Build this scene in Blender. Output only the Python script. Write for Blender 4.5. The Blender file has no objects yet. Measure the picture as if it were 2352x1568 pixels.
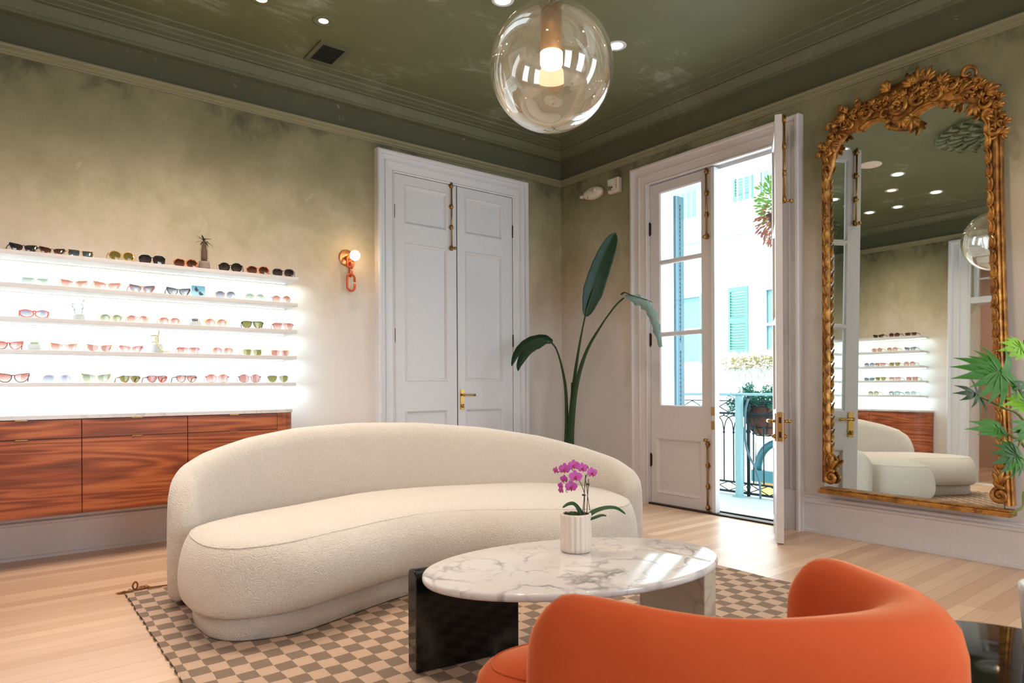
import bpy, bmesh, math, random
from mathutils import Vector, Matrix, noise
random.seed(7)
S = bpy.context.scene
COL = S.collection
# ------------------------------------------------------------------ camera
YAW, FPX, CXP, CYP, ROLL, HC = 0.9087, 1530.4, 1176.0, 885.4, -0.005, 1.1
cf = Vector((math.cos(YAW), math.sin(YAW), 0)); cr0 = Vector((math.sin(YAW), -math.cos(YAW), 0)); cu0 = Vector((0, 0, 1))
CR = cr0*math.cos(ROLL)+cu0*math.sin(ROLL); CU = cu0*math.cos(ROLL)-cr0*math.sin(ROLL)
cam = bpy.data.cameras.new('camera'); camo = bpy.data.objects.new('camera', cam); COL.objects.link(camo)
camo.matrix_world = Matrix(((CR.x, CU.x, -cf.x, 0), (CR.y, CU.y, -cf.y, 0), (CR.z, CU.z, -cf.z, HC), (0, 0, 0, 1)))
cam.sensor_width = 36; cam.lens = 36*FPX/2352; cam.shift_y = (CYP-784)/2352; cam.clip_start = 0.05; cam.clip_end = 200
cam.dof.use_dof = True; cam.dof.focus_distance = 4.2; cam.dof.aperture_fstop = 5.0
S.camera = camo
def ray(x, y): return cf+CR*((x-CXP)/FPX)-CU*((y-CYP)/FPX)
def on_y(x, y, Y):
    d = ray(x, y); t = Y/d.y; return Vector((d.x*t, Y, d.z*t+HC))
def on_x(x, y, X):
    d = ray(x, y); t = X/d.x; return Vector((X, d.y*t, d.z*t+HC))
def on_z(x, y, Z):
    d = ray(x, y); t = (Z-HC)/d.z; return Vector((d.x*t, d.y*t, Z))
def at_d(x, y, D):
    p = ray(x, y)*D; return Vector((p.x, p.y, p.z+HC))
# ------------------------------------------------------------------ view, world, sun, daylight
S.view_settings.view_transform = 'Standard'; S.view_settings.look = 'None'
S.view_settings.exposure = 0.05; S.view_settings.gamma = 1.0; S.view_settings.use_curve_mapping = False
W = bpy.data.worlds.new('sky'); S.world = W; W.use_nodes = True
bg = W.node_tree.nodes['Background']; bg.inputs[0].default_value = (0.72, 0.90, 1.0, 1); bg.inputs[1].default_value = 4.6
def lamp(name, kind, loc, energy, color=(1, 1, 1), rot=None, **k):
    d = bpy.data.lights.new(name, kind); o = bpy.data.objects.new(name, d); COL.objects.link(o)
    o.location = loc; d.energy = energy; d.color = color
    if rot: o.rotation_euler = rot
    for a, b in k.items(): setattr(d, a, b)
    return o
lamp('sun', 'SUN', (-8, 2, 12), 3.2, (1, .97, .92), (0, math.radians(-52), math.radians(-14)), angle=0.02)
# area lamps adding soft fill at the unseen windows behind the camera
DAY = (0.93, 0.97, 1.0)
for x in (0.9, 3.2):
    lamp('window_fill', 'AREA', (x, -2.93, 1.75), 46, DAY, (math.radians(90), 0, 0), shape='RECTANGLE', size=1.1, size_y=2.5)
lamp('window_fill', 'AREA', (4.76, -1.1, 1.75), 36, DAY, (0, math.radians(90), 0), shape='RECTANGLE', size=2.5, size_y=1.1)
# added area lamp, boosts the sky's daylight at the open french door
lamp('door_fill', 'AREA', (5.25, 3.45, 1.6), 38, (0.80, 0.93, 1.0), (0, math.radians(90), 0), shape='RECTANGLE', size=2.9, size_y=1.25)
# ------------------------------------------------------------------ material helpers
def lin(c):
    return tuple((v/255/12.92 if v/255 <= 0.04045 else ((v/255+0.055)/1.055)**2.4) for v in c)
def rgba(c): return (*lin(c), 1)
MATS = {}
class NT:
    def __init__(s, name):
        s.m = bpy.data.materials.new(name); s.m.use_nodes = True; s.t = s.m.node_tree; s.b = s.t.nodes['Principled BSDF']; s.out = s.t.nodes['Material Output']
    def n(s, kind, **k):
        nd = s.t.nodes.new(kind)
        for a, b in k.items():
            if a.startswith('i_'):
                key = a[2:]; key = int(key) if key.isdigit() else key.replace('_', ' ')
                nd.inputs[key].default_value = b
            else: setattr(nd, a, b)
        return nd
    def l(s, a, b): s.t.links.new(a, b)
    def ramp(s, fac, stops):
        r = s.n('ShaderNodeValToRGB'); e = r.color_ramp.elements
        while len(e) < len(stops): e.new(0.5)
        for i, (p, c) in enumerate(stops): e[i].position = p; e[i].color = rgba(c) if len(c) == 3 else c
        s.l(fac, r.inputs[0]); return r.outputs[0]
    def mix(s, fac, a, b, mode='MIX'):
        m = s.n('ShaderNodeMix', data_type='RGBA', blend_type=mode)
        for v, i in ((fac, 0), (a, 6), (b, 7)):
            if isinstance(v, (int, float)): m.inputs[i].default_value = v
            elif isinstance(v, tuple): m.inputs[i].default_value = rgba(v)
            else: s.l(v, m.inputs[i])
        return m.outputs[2]
    def math(s, op, a, b=0.0, c=None):
        m = s.n('ShaderNodeMath', operation=op)
        for i, v in enumerate((a, b, c)):
            if v is None: continue
            if isinstance(v, (int, float)): m.inputs[i].default_value = v
            else: s.l(v, m.inputs[i])
        return m.outputs[0]
    def pos(s, scale=(1, 1, 1), obj=False):
        src = s.n('ShaderNodeTexCoord').outputs['Object'] if obj else s.n('ShaderNodeNewGeometry').outputs['Position']
        mp = s.n('ShaderNodeMapping'); mp.inputs['Scale'].default_value = scale; s.l(src, mp.inputs[0]); return mp.outputs[0]
    def noise(s, vec, scale, detail=4, rough=.55, dist=0):
        q = s.n('ShaderNodeTexNoise'); q.inputs['Scale'].default_value = scale; q.inputs['Detail'].default_value = detail; q.inputs['Roughness'].default_value = rough; q.inputs['Distortion'].default_value = dist
        s.l(vec, q.inputs['Vector']); return q.outputs[0]
    def bump(s, h, strength=.3, dist=.01):
        b = s.n('ShaderNodeBump'); b.inputs['Strength'].default_value = strength; b.inputs['Distance'].default_value = dist; s.l(h, b.inputs['Height']); s.l(b.outputs[0], s.b.inputs['Normal'])
    def set(s, **k):
        for a, v in k.items():
            i = s.b.inputs[a.replace('_', ' ')]
            if isinstance(v, tuple) and len(v) == 3: i.default_value = rgba(v)
            elif isinstance(v, (int, float, tuple)): i.default_value = v
            else: s.l(v, i)
        return s
def simple(name, col, rough=.5, metal=0, **k):
    if name in MATS: return MATS[name]
    q = NT(name); v = q.noise(q.pos(), 35, 3); q.set(Base_Color=q.mix(v, tuple(max(0, c-6) for c in col), tuple(min(255, c+6) for c in col)), Roughness=rough, Metallic=metal, **k)
    MATS[name] = q.m; return q.m
def emis(name, col, strength):
    q = NT(name); q.set(Base_Color=col, Emission_Color=col, Emission_Strength=strength); MATS[name] = q.m; return q.m
# --- plaster walls: ombre paint, green at the top washing out to pale pink-grey
def plaster(name, zs):
    q = NT(name); geo = q.n('ShaderNodeNewGeometry'); sep = q.n('ShaderNodeSeparateXYZ'); q.l(geo.outputs[0], sep.inputs[0])
    n1 = q.noise(q.pos(), 1.7, 6, .62); n2 = q.noise(q.pos((1, 1, .7)), 6, 7, .7, .6); n3 = q.noise(q.pos((3, 3, 1)), 9, 5, .7)
    z = q.math('ADD', sep.outputs[2], q.math('MULTIPLY', q.math('SUBTRACT', n1, .5), 1.05)); z = q.math('ADD', z, q.math('MULTIPLY', q.math('SUBTRACT', n2, .5), .6))
    f = q.math('DIVIDE', q.math('SUBTRACT', z, 1.2), 2.4)
    c = q.ramp(f, zs); c = q.mix(q.math('MULTIPLY', q.math('SUBTRACT', n3, .35), .5), c, (206, 198, 176), 'SOFT_LIGHT')
    fz = q.math('GREATER_THAN', sep.outputs[2], 3.25); c = q.mix(fz, c, q.mix(n1, (74, 74, 54), (92, 90, 68)))
    pale = q.math('MULTIPLY', q.math('GREATER_THAN', n2, .66), .18); c = q.mix(pale, c, (214, 210, 190))
    q.set(Base_Color=c, Roughness=.8); q.bump(n2, .15, .01); MATS[name] = q.m; return q.m
PL = [(0, (212, 204, 200)), (.22, (208, 198, 188)), (.38, (192, 178, 156)), (.52, (168, 158, 130)), (.68, (144, 136, 106)), (.82, (126, 120, 90)), (.90, (84, 82, 62)), (1, (80, 78, 60))]
M_WALL = plaster('wall_plaster', PL)
def green_plaster(name, a, b, c3):
    q = NT(name); n1 = q.noise(q.pos(), 1.3, 6, .62); n2 = q.noise(q.pos((1, 1.6, 1)), 4, 8, .72, 1.2)
    c = q.mix(n1, a, b); n4 = q.noise(q.pos((1.0, 2.2, 1)), 2.6, 10, .78, 1.5); hi = q.math('MULTIPLY', q.math('SUBTRACT', q.math('MULTIPLY', n1, n4), .285), 7.0); hi.node.use_clamp = True
    c = q.mix(hi, c, c3); q.set(Base_Color=c, Roughness=.6); q.bump(n2, .12, .01); MATS[name] = q.m; return q.m
M_CEIL = green_plaster('ceiling_plaster', (90, 94, 66), (112, 112, 78), (148, 152, 134))
M_TRIMG = green_plaster('green_trim_paint', (88, 90, 66), (98, 98, 74), (112, 112, 88))
M_RAILG = green_plaster('rail_paint', (122, 116, 88), (130, 124, 96), (140, 134, 106))
M_WHITE = simple('white_paint', (208, 207, 211), .38)
M_WHITE2 = simple('warm_white_paint', (204, 195, 192), .42)
M_BASE = simple('baseboard_paint', (212, 205, 205), .4)
# --- floor planks (run along X)
def floor_mat():
    q = NT('oak_floor'); v = q.pos()
    br = q.n('ShaderNodeTexBrick', offset=.37, offset_frequency=3, squash=1); q.l(v, br.inputs[0])
    for k, val in (('Scale', 1.0), ('Mortar Size', .0012), ('Mortar Smooth', .1), ('Bias', .0), ('Brick Width', 1.9), ('Row Height', .084)): br.inputs[k].default_value = val
    br.inputs['Color1'].default_value = rgba((190, 152, 122)); br.inputs['Color2'].default_value = rgba((226, 198, 168)); br.inputs['Mortar'].default_value = rgba((150, 112, 84))
    g = q.noise(q.pos((1.2, 22, 1)), 3.2, 7, .65, .4); g2 = q.noise(q.pos((.5, 6, 1)), 1.3, 4, .6)
    c = q.mix(q.math('MULTIPLY', g, .55), br.outputs[0], (150, 104, 80), 'MIX'); c = q.mix(.35, c, br.outputs[0]); c = q.mix(q.math('MULTIPLY', g2, .32), c, (226, 196, 170))
    q.set(Base_Color=c, Roughness=q.math('ADD', q.math('MULTIPLY', g, .18), .26), Specular_IOR_Level=.55); q.bump(q.math('SUBTRACT', g, q.math('MULTIPLY', br.outputs[1], 1.5)), .12, .004)
    MATS['floor'] = q.m; return q.m
M_FLOOR = floor_mat()
def walnut():
    q = NT('walnut_veneer'); v = q.pos((.26, .26, 2.7)); n = q.noise(v, 1.5, 3, .5, .35); n2 = q.noise(q.pos((.9, .9, 14)), 2.2, 4, .6)
    w = q.math('ADD', q.math('MULTIPLY', q.math('SINE', q.math('MULTIPLY', n, 95.0)), .5), .5)
    f = q.noise(q.pos((2.5, 2.5, 140)), 3, 4, .6)
    fac = q.math('ADD', q.math('MULTIPLY', w, .30), q.math('ADD', q.math('MULTIPLY', n2, .62), q.math('MULTIPLY', q.math('SUBTRACT', f, .5), .35)))
    c = q.ramp(fac, [(.16, (96, 44, 24)), (.36, (142, 70, 38)), (.56, (172, 92, 50)), (.82, (200, 122, 70))])
    q.set(Base_Color=c, Roughness=.38, Specular_IOR_Level=.35); MATS['walnut'] = q.m; return q.m
M_WAL = walnut()
def marble(name, base, vein, scale, rough=.12, amt=1.0, warm=None):
    q = NT(name); v = q.pos(); n0 = q.noise(v, scale*.6, 6, .6); d = q.n('ShaderNodeVectorMath', operation='MULTIPLY_ADD'); 
    nn = q.n('ShaderNodeTexNoise'); nn.inputs['Scale'].default_value = scale*.9; nn.inputs['Detail'].default_value = 5; q.l(v, nn.inputs['Vector'])
    q.l(nn.outputs[1], d.inputs[0]); d.inputs[1].default_value = (.55, .55, .55); q.l(v, d.inputs[2])
    vo = q.n('ShaderNodeTexVoronoi', feature='DISTANCE_TO_EDGE'); vo.inputs['Scale'].default_value = scale; q.l(d.outputs[0], vo.inputs[0])
    ve = q.math('SUBTRACT', 1.0, q.math('MULTIPLY', vo.outputs[0], 16)); ve.node.use_clamp = True
    msk = q.math('MULTIPLY', q.math('SUBTRACT', q.noise(v, scale*.8, 3), .42), 6); msk.node.use_clamp = True
    ve = q.math('MULTIPLY', q.math('MULTIPLY', ve, msk), amt)
    vo2 = q.n('ShaderNodeTexVoronoi', feature='DISTANCE_TO_EDGE'); vo2.inputs['Scale'].default_value = scale*2.7; q.l(d.outputs[0], vo2.inputs[0]); v2 = q.math('SUBTRACT', 1.0, q.math('MULTIPLY', vo2.outputs[0], 11)); v2.node.use_clamp = True; m2 = q.math('MULTIPLY', q.math('SUBTRACT', q.noise(v, scale*1.7, 4), .47), 7); m2.node.use_clamp = True; ve = q.math('MAXIMUM', ve, q.math('MULTIPLY', q.math('MULTIPLY', v2, m2), amt*.6))
    c = q.mix(q.math('MULTIPLY', n0, .35), base, warm or vein); c = q.mix(ve, c, vein); q.set(Base_Color=c, Roughness=rough); MATS[name] = q.m; return q.m
M_MARB = marble('white_marble', (228, 222, 220), (112, 110, 112), 3.4, .10, .85)
M_MARB2 = marble('veined_marble_leg', (206, 190, 168), (110, 104, 98), 2.6, .16, .8)
M_BLK = marble('black_marble', (10, 11, 12), (92, 86, 78), 1.15, .09, .55, (16, 17, 18))
M_CTOP = marble('counter_marble', (216, 206, 202), (150, 140, 138), 5, .2, .5)
def boucle():
    q = NT('cream_boucle'); v = q.pos(); n = q.noise(v, 130, 3, .6); vo = q.n('ShaderNodeTexVoronoi'); vo.inputs['Scale'].default_value = 190; q.l(v, vo.inputs[0])
    h = q.math('SUBTRACT', n, q.math('MULTIPLY', vo.outputs[0], .8)); q.set(Base_Color=q.mix(n, (214, 202, 190), (232, 222, 212)), Roughness=.95, Sheen_Weight=.35, Sheen_Roughness=.5); q.bump(h, .8, .009); MATS['boucle'] = q.m; return q.m
M_BOU = boucle()
def velvet():
    q = NT('orange_velvet'); n = q.noise(q.pos(), 5, 5, .6); f = q.noise(q.pos(), 260, 2)
    q.set(Base_Color=q.mix(n, (180, 72, 34), (196, 86, 44)), Roughness=.85, Sheen_Weight=1.0, Sheen_Roughness=.35, Sheen_Tint=rgba((255, 176, 130)), Specular_IOR_Level=.2); q.bump(f, .08, .003); MATS['velvet'] = q.m; return q.m
M_VEL = velvet()
def rugmat():
    q = NT('checked_rug'); geo = q.n('ShaderNodeNewGeometry'); sep = q.n('ShaderNodeSeparateXYZ'); wob = q.noise(q.pos(), 7, 2)
    q.l(geo.outputs[0], sep.inputs[0]); w = q.math('MULTIPLY', q.math('SUBTRACT', wob, .5), .02)
    X = q.math('FLOOR', q.math('DIVIDE', q.math('ADD', q.math('SUBTRACT', sep.outputs[0], .5665-.07*40), w), .0705)); Y = q.math('FLOOR', q.math('DIVIDE', q.math('ADD', q.math('SUBTRACT', sep.outputs[1], 2.879-.0775*60), w), .0775))
    ck = q.math('MODULO', q.math('ADD', X, Y), 2.0)
    f = q.noise(q.pos(), 240, 2); big = q.noise(q.pos((1, 1, 1)), 1.2, 3)
    lt = q.mix(f, (166, 138, 116), (200, 172, 150)); dk = q.mix(f, (110, 92, 78), (136, 114, 98)); c = q.mix(ck, dk, lt)
    q.set(Base_Color=c, Roughness=.95); q.bump(f, .5, .006); MATS['rug'] = q.m; return q.m
M_RUG = rugmat()
def gilt():
    q = NT('antique_gilt'); n = q.noise(q.pos(), 14, 6, .7); n2 = q.noise(q.pos(), 60, 3)
    c = q.ramp(n, [(.30, (84, 50, 24)), (.45, (148, 96, 42)), (.60, (196, 140, 66)), (.8, (226, 182, 108))])
    q.set(Base_Color=c, Roughness=q.math('ADD', q.math('MULTIPLY', n2, .3), .28), Metallic=.55); q.bump(n2, .25, .006); MATS['gilt'] = q.m; return q.m
M_GILT = gilt()
M_MIR = NT('mirror_silver').set(Base_Color=(226, 232, 228), Metallic=1.0, Roughness=.012).m
M_BRASS = simple('polished_brass', (186, 148, 84), .22, 1.0)
M_ABRASS = simple('aged_brass', (160, 122, 68), .33, .9)
M_DKMET = simple('dark_bronze', (58, 44, 34), .45, .7)
M_IRON = simple('black_iron', (26, 42, 48), .5, .2)
M_COPPER = simple('copper_resin', (196, 84, 38), .3, .15)
M_COPPLATE = simple('copper_plate', (196, 128, 84), .3, .8)
M_PLAST = simple('white_plastic', (214, 200, 184), .4)
M_SHELF = simple('shelf_white', (204, 198, 196), .45)
M_BLACKP = simple('dark_slot', (14, 15, 13), .7)
M_POTW = simple('white_ceramic', (224, 212, 202), .5)
M_CONC = simple('concrete_pot', (138, 122, 108), .85)
M_CONCW = simple('pale_concrete_pot', (205, 208, 206), .8)
M_SOIL = simple('moss_soil', (74, 62, 34), .95)
M_BLKGL = simple('black_lacquer', (8, 10, 10), .06)
def leafmat(name, a, b, rough=.35, veins=70, vax=1):
    q = NT(name); n = q.noise(q.pos(), 9, 4); q.set(Base_Color=q.mix(n, a, b), Roughness=max(rough, .42), Specular_IOR_Level=.22); q.bump(q.noise(q.pos(), veins, 2), .2, .004); MATS[name] = q.m; return q.m
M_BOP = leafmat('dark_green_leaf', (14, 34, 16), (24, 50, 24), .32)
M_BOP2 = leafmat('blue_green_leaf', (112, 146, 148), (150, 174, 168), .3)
M_STEM = leafmat('green_stem', (28, 46, 22), (48, 66, 32), .45)
M_PHIL = leafmat('green_lobed_leaf', (34, 84, 6), (56, 114, 14), .35)
M_PHILD = leafmat('dark_lobed_leaf', (22, 60, 6), (38, 86, 12), .4)
M_PHILB = leafmat('bright_green_leaf', (96, 150, 18), (130, 176, 30), .4)
M_PHILS = leafmat('olive_stem', (96, 108, 54), (130, 138, 78), .5)
M_ORCL = leafmat('orchid_leaf', (22, 58, 34), (44, 86, 50), .3)
M_ORCH = simple('magenta_petal', (188, 74, 168), .5); M_LIP = simple('crimson_lip', (160, 24, 50), .45); M_OSTEM = simple('orchid_stem', (58, 52, 34), .6)
def thin_glass(name, tint=(1, 1, 1), refl=1.0, rough=0.0, ior=1.45, maxr=None):
    q = NT(name); t = q.n('ShaderNodeBsdfTransparent'); t.inputs[0].default_value = (*tint, 1); g = q.n('ShaderNodeBsdfGlossy'); g.inputs['Roughness'].default_value = rough; g.inputs[0].default_value = (1, 1, 1, 1)
    lw = q.n('ShaderNodeLayerWeight'); lw.inputs[0].default_value = .5; fac = q.math('MULTIPLY', q.math('ADD', .04, q.math('MULTIPLY', q.math('POWER', lw.outputs['Facing'], 4.0), .9)), refl); fac.node.use_clamp = True
    m = q.n('ShaderNodeMixShader'); q.l(fac, m.inputs[0]); q.l(t.outputs[0], m.inputs[1]); q.l(g.outputs[0], m.inputs[2]); q.l(m.outputs[0], q.out.inputs[0]); MATS[name] = q.m; return q.m
M_PANE = thin_glass('window_glass', (.95, .99, 1.0), 1.0)
def globe_glass():
    m = thin_glass('clear_globe_glass', (.95, .945, .94), 4.2, 0.0, 1.45); t = m.node_tree; out = t.nodes['Material Output']; old = out.inputs[0].links[0].from_socket
    d = t.nodes.new('ShaderNodeBsdfDiffuse'); d.inputs[0].default_value = (.9, .88, .86, 1); tr = t.nodes.new('ShaderNodeBsdfTranslucent'); tr.inputs[0].default_value = (.9, .86, .82, 1)
    a = t.nodes.new('ShaderNodeAddShader'); t.links.new(d.outputs[0], a.inputs[0]); t.links.new(tr.outputs[0], a.inputs[1]); mx_ = t.nodes.new('ShaderNodeMixShader'); mx_.inputs[0].default_value = .010
    t.links.new(old, mx_.inputs[1]); t.links.new(a.outputs[0], mx_.inputs[2]); t.links.new(mx_.outputs[0], out.inputs[0]); return m
M_GLOBE = globe_glass()
# ------------------------------------------------------------------ mesh helpers
class MB:
    def __init__(s, xf=None): s.v = []; s.f = []; s.xf = xf; s.sm = []
    def add(s, vs, fs, smooth=False):
        o = len(s.v)
        for p in vs:
            p = Vector(p); s.v.append(s.xf(p) if s.xf else p)
        for q in fs: s.f.append([i+o for i in q]); s.sm.append(smooth)
        return s
    def box(s, a, b):
        x0, y0, z0 = a; x1, y1, z1 = b
        return s.add([(x0, y0, z0), (x1, y0, z0), (x1, y1, z0), (x0, y1, z0), (x0, y0, z1), (x1, y0, z1), (x1, y1, z1), (x0, y1, z1)],
                     [(0, 3, 2, 1), (4, 5, 6, 7), (0, 1, 5, 4), (1, 2, 6, 5), (2, 3, 7, 6), (3, 0, 4, 7)])
    def prism(s, poly, z0, z1, axis=2, smooth=False):
        n = len(poly)
        def P(a, b, c): return (a, b, c) if axis == 2 else ((c, a, b) if axis == 0 else (a, c, b))
        return s.add([P(a, b, z0) for a, b in poly]+[P(a, b, z1) for a, b in poly], [list(range(n))[::-1], list(range(n, 2*n))]+[(i, (i+1) % n, n+(i+1) % n, n+i) for i in range(n)], smooth)
    def rings(s, rings, cap0=True, cap1=True, closed=True, smooth=True):
        n = len(rings[0]); vs = [p for r in rings for p in r]; fs = []
        for k in range(len(rings)-1):
            for i in range(n if closed else n-1): j = (i+1) % n; fs.append((k*n+i, k*n+j, (k+1)*n+j, (k+1)*n+i))
        if cap0: fs.append(list(range(n))[::-1])
        if cap1: fs.append([(len(rings)-1)*n+i for i in range(n)])
        return s.add(vs, fs, smooth)
    def lathe(s, prof, c=(0, 0, 0), n=24, axis='z', cap=True):
        R = []
        for r, z in prof:
            ring = []
            for i in range(n):
                a = 2*math.pi*i/n; x, y = r*math.cos(a), r*math.sin(a)
                if axis == 'z': p = (c[0]+x, c[1]+y, c[2]+z)
                elif axis == 'x': p = (c[0]+z, c[1]+x, c[2]+y)
                else: p = (c[0]+x, c[1]+z, c[2]+y)
                ring.append(p)
            R.append(ring)
        return s.rings(R, cap, cap)
    def sphere(s, c, r, n=16, m=10, sc=(1, 1, 1)):
        R = []
        for k in range(m+1):
            t = math.pi*(k/m); t = min(max(t, .02), math.pi-.02)
            R.append([(c[0]+r*sc[0]*math.sin(t)*math.cos(2*math.pi*i/n), c[1]+r*sc[1]*math.sin(t)*math.sin(2*math.pi*i/n), c[2]-r*sc[2]*math.cos(t)) for i in range(n)])
        return s.rings(R)
    def tube(s, pts, rad, n=8, caps=True, flat=1.0, up=None):
        pts = [Vector(p) for p in pts]; R = []
        rr = rad if isinstance(rad, (list, tuple)) else [rad]*len(pts); pn = None
        for k, p in enumerate(pts):
            t = (pts[min(k+1, len(pts)-1)]-pts[max(k-1, 0)]); t = t.normalized() if t.length > 1e-9 else Vector((0, 0, 1))
            if up is not None: a = Vector(up)
            else: a = pn if pn is not None else (Vector((0, 0, 1)) if abs(t.z) < .9 else Vector((1, 0, 0)))
            nrm = (a-t*a.dot(t)); nrm = nrm.normalized() if nrm.length > 1e-6 else t.orthogonal().normalized(); pn = nrm; b = t.cross(nrm)
            R.append([p+(nrm*math.cos(2*math.pi*i/n)*flat+b*math.sin(2*math.pi*i/n))*rr[k] for i in range(n)])
        return s.rings(R, caps, caps)
    def build(s, name, mat, parent=None, label=None, bevel=0, sub=0, smooth=None):
        me = bpy.data.meshes.new(name)
        vs = s.v
        if parent is not None and not getattr(s, 'local', False):
            inv = OFF[parent.name]; vs = [inv @ v for v in vs]
        me.from_pydata([tuple(v) for v in vs], [], s.f)
        for p, sm in zip(me.polygons, s.sm): p.use_smooth = sm if smooth is None else smooth
        me.materials.append(mat); me.update()
        o = bpy.data.objects.new(name, me); COL.objects.link(o)
        if parent is not None: o.parent = parent; OFF[o.name] = OFF[parent.name]
        else: OFF[o.name] = Matrix.Identity(4)
        if label: o['label'] = label
        if bevel:
            b = o.modifiers.new('bevel', 'BEVEL'); b.width = bevel; b.segments = 2; b.limit_method = 'ANGLE'; b.angle_limit = .6
        if sub:
            q = o.modifiers.new('sub', 'SUBSURF'); q.levels = sub; q.render_levels = sub
        return o
OFF = {}
def tag(o, label, cat, group=None):
    o['label'] = label; o['category'] = cat
    if group: o['group'] = group
    return o
def empty(name, loc=(0, 0, 0), rot=None):
    o = bpy.data.objects.new(name, None); COL.objects.link(o); o.empty_display_size = .05
    m = Matrix.Translation(Vector(loc))
    if rot: m = m @ rot.to_4x4()
    o.matrix_world = m; OFF[o.name] = m.inverted(); return o
def thing(name, label, cat, loc=(0, 0, 0), group=None, rot=None): return tag(empty(name, loc, rot), label, cat, group)
def struct(o): o['kind'] = 'structure'; return o
def copy_tree(o, parent=None, loc=None, rotz=None, scale=None):
    c = o.copy(); COL.objects.link(c)
    if parent is not None: c.parent = parent; c.matrix_parent_inverse = o.matrix_parent_inverse.copy()
    for ch in [q for q in bpy.data.objects if q.parent == o]: copy_tree(ch, c)
    if loc is not None: c.location = loc
    if rotz is not None: c.rotation_euler = (0, 0, rotz)
    if scale is not None: c.scale = scale
    return c
def crom(P, n=8, closed=False):
    P = [Vector(p) for p in P]; out = []; N = len(P); R = range(N if closed else N-1)
    for i in R:
        g = (lambda k: P[k % N]) if closed else (lambda k: P[min(max(k, 0), N-1)])
        a, b, c, d = g(i-1), g(i), g(i+1), g(i+2)
        for j in range(n):
            t = j/n; out.append(.5*((2*b)+(c-a)*t+(2*a-5*b+4*c-d)*t*t+(3*b-a-3*c+d)*t**3))
    if not closed: out.append(P[-1])
    return out
def L(o): return lambda p: (o @ p)
def leftwall(p): return Vector((p.x, 5.32-p.z, p.y))       # u along X, v up, w out of the wall
def rightwall(p): return Vector((4.83-p.z, p.x, p.y))      # u along Y, v up, w out of the wall
def backwall(p): return Vector((-.44+p.z, p.x, p.y))
# ------------------------------------------------------------------ room shell
X0, X1, Y0, Y1, ZC = -.44, 4.83, -3.0, 5.32, 3.64
def grid_fill(mb, us, vs, holes, w0, w1):
    us = sorted(set(us+[h[0] for h in holes]+[h[2] for h in holes])); vs = sorted(set(vs+[h[1] for h in holes]+[h[3] for h in holes]))
    for i in range(len(us)-1):
        for j in range(len(vs)-1):
            cu, cv = (us[i]+us[i+1])/2, (vs[j]+vs[j+1])/2
            if any(h[0] < cu < h[2] and h[1] < cv < h[3] for h in holes): continue
            mb.box((us[i], vs[j], w0), (us[i+1], vs[j+1], w1))
    return mb
FD = (2.745, 0.0, 4.15, 3.01)       # french door opening (Y, z)
BD = (2.30, 0.0, 3.45, 2.95)         # doorway in the back wall
WR = (-1.65, .5, -.55, 3.0)
WF = [(.35, .5, 1.45, 3.0), (2.65, .5, 3.75, 3.0)]
struct(grid_fill(MB(leftwall), [X0-.3, X1+.35], [-.2, ZC+.2], [], -.3, 0).build('wall_left', M_WALL))
struct(grid_fill(MB(rightwall), [Y0-.3, Y1], [-.2, ZC+.2], [FD, WR], -.35, 0).build('wall_right', M_WALL))
struct(grid_fill(MB(backwall), [Y0-.3, Y1], [-.2, ZC+.2], [BD], -.3, 0).build('wall_back', M_WALL))
struct(grid_fill(MB(lambda p: Vector((p.x, Y0+p.z, p.y))), [X0, X1], [-.2, ZC+.2], WF, -.3, 0).build('wall_front', M_WALL))
struct(MB().box((X0, Y0, -.2), (X1+.06, Y1, 0)).build('floor', M_FLOOR))
struct(MB().box((X0, Y0, ZC), (X1, Y1, ZC+.2)).build('ceiling', M_CEIL))
def extr(mb, prof, u0, u1):
    n = len(prof); return mb.add([(u0, v, w) for w, v in prof]+[(u1, v, w) for w, v in prof], [(i, i+1, n+i+1, n+i) for i in range(n-1)]+[list(range(n)), list(range(n, 2*n))[::-1]])
def loop_prof(mb, prof):
    def ring(w, z): return [(X0+w, Y0+w, z), (X1-w, Y0+w, z), (X1-w, Y1-w, z), (X0+w, Y1-w, z)]
    R = [ring(w, z) for w, z in prof]
    return mb.rings(R, False, False, True, False)
struct(loop_prof(MB(), [(0, 3.478), (.05, 3.484), (.052, 3.503), (.062, 3.507), (.10, 3.562), (.112, 3.566), (.106, 3.574), (.112, 3.582), (.15, 3.594), (.152, 3.602), (.185, 3.612), (.19, 3.622), (.245, 3.632), (.25, 3.6399)]).build('trim_1', M_TRIMG))
struct(loop_prof(MB(), [(0, 3.222), (.012, 3.224), (.014, 3.231), (.024, 3.236), (.030, 3.246), (.030, 3.252), (.046, 3.262), (.052, 3.272), (.052, 3.279), (0, 3.284)]).build('trim_2', M_RAILG))
BP = [(0, 0), (.036, 0), (.036, .018), (.030, .022), (.026, .023), (.026, .214), (.030, .217), (.036, .222), (.036, .236), (.022, .246), (.020, .256), (.026, .262), (.02, .268), (0, .270)]
def base(name, xf, spans):
    m = MB(xf)
    for a, b in spans: extr(m, BP, a, b)
    return struct(m.build(name, M_BASE))
base('baseboard_left', leftwall, [(X0, 2.60), (4.325, X1)])
base('baseboard_right', rightwall, [(Y0, 2.60), (4.30, Y1)])
base('baseboard_back', backwall, [(Y0, 2.05), (3.71, Y1)])
base('baseboard_front', lambda p: Vector((p.x, Y0+p.z, p.y)), [(X0, X1)])
CP = [(0, 0), (0, .030), (.010, .036), (.018, .028), (.020, .026), (.070, .034), (.078, .034), (.084, .048), (.094, .048), (.098, .038), (.136, .044), (.140, .062), (.150, .076), (.166, .076), (.176, .066), (.178, 0)]
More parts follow.
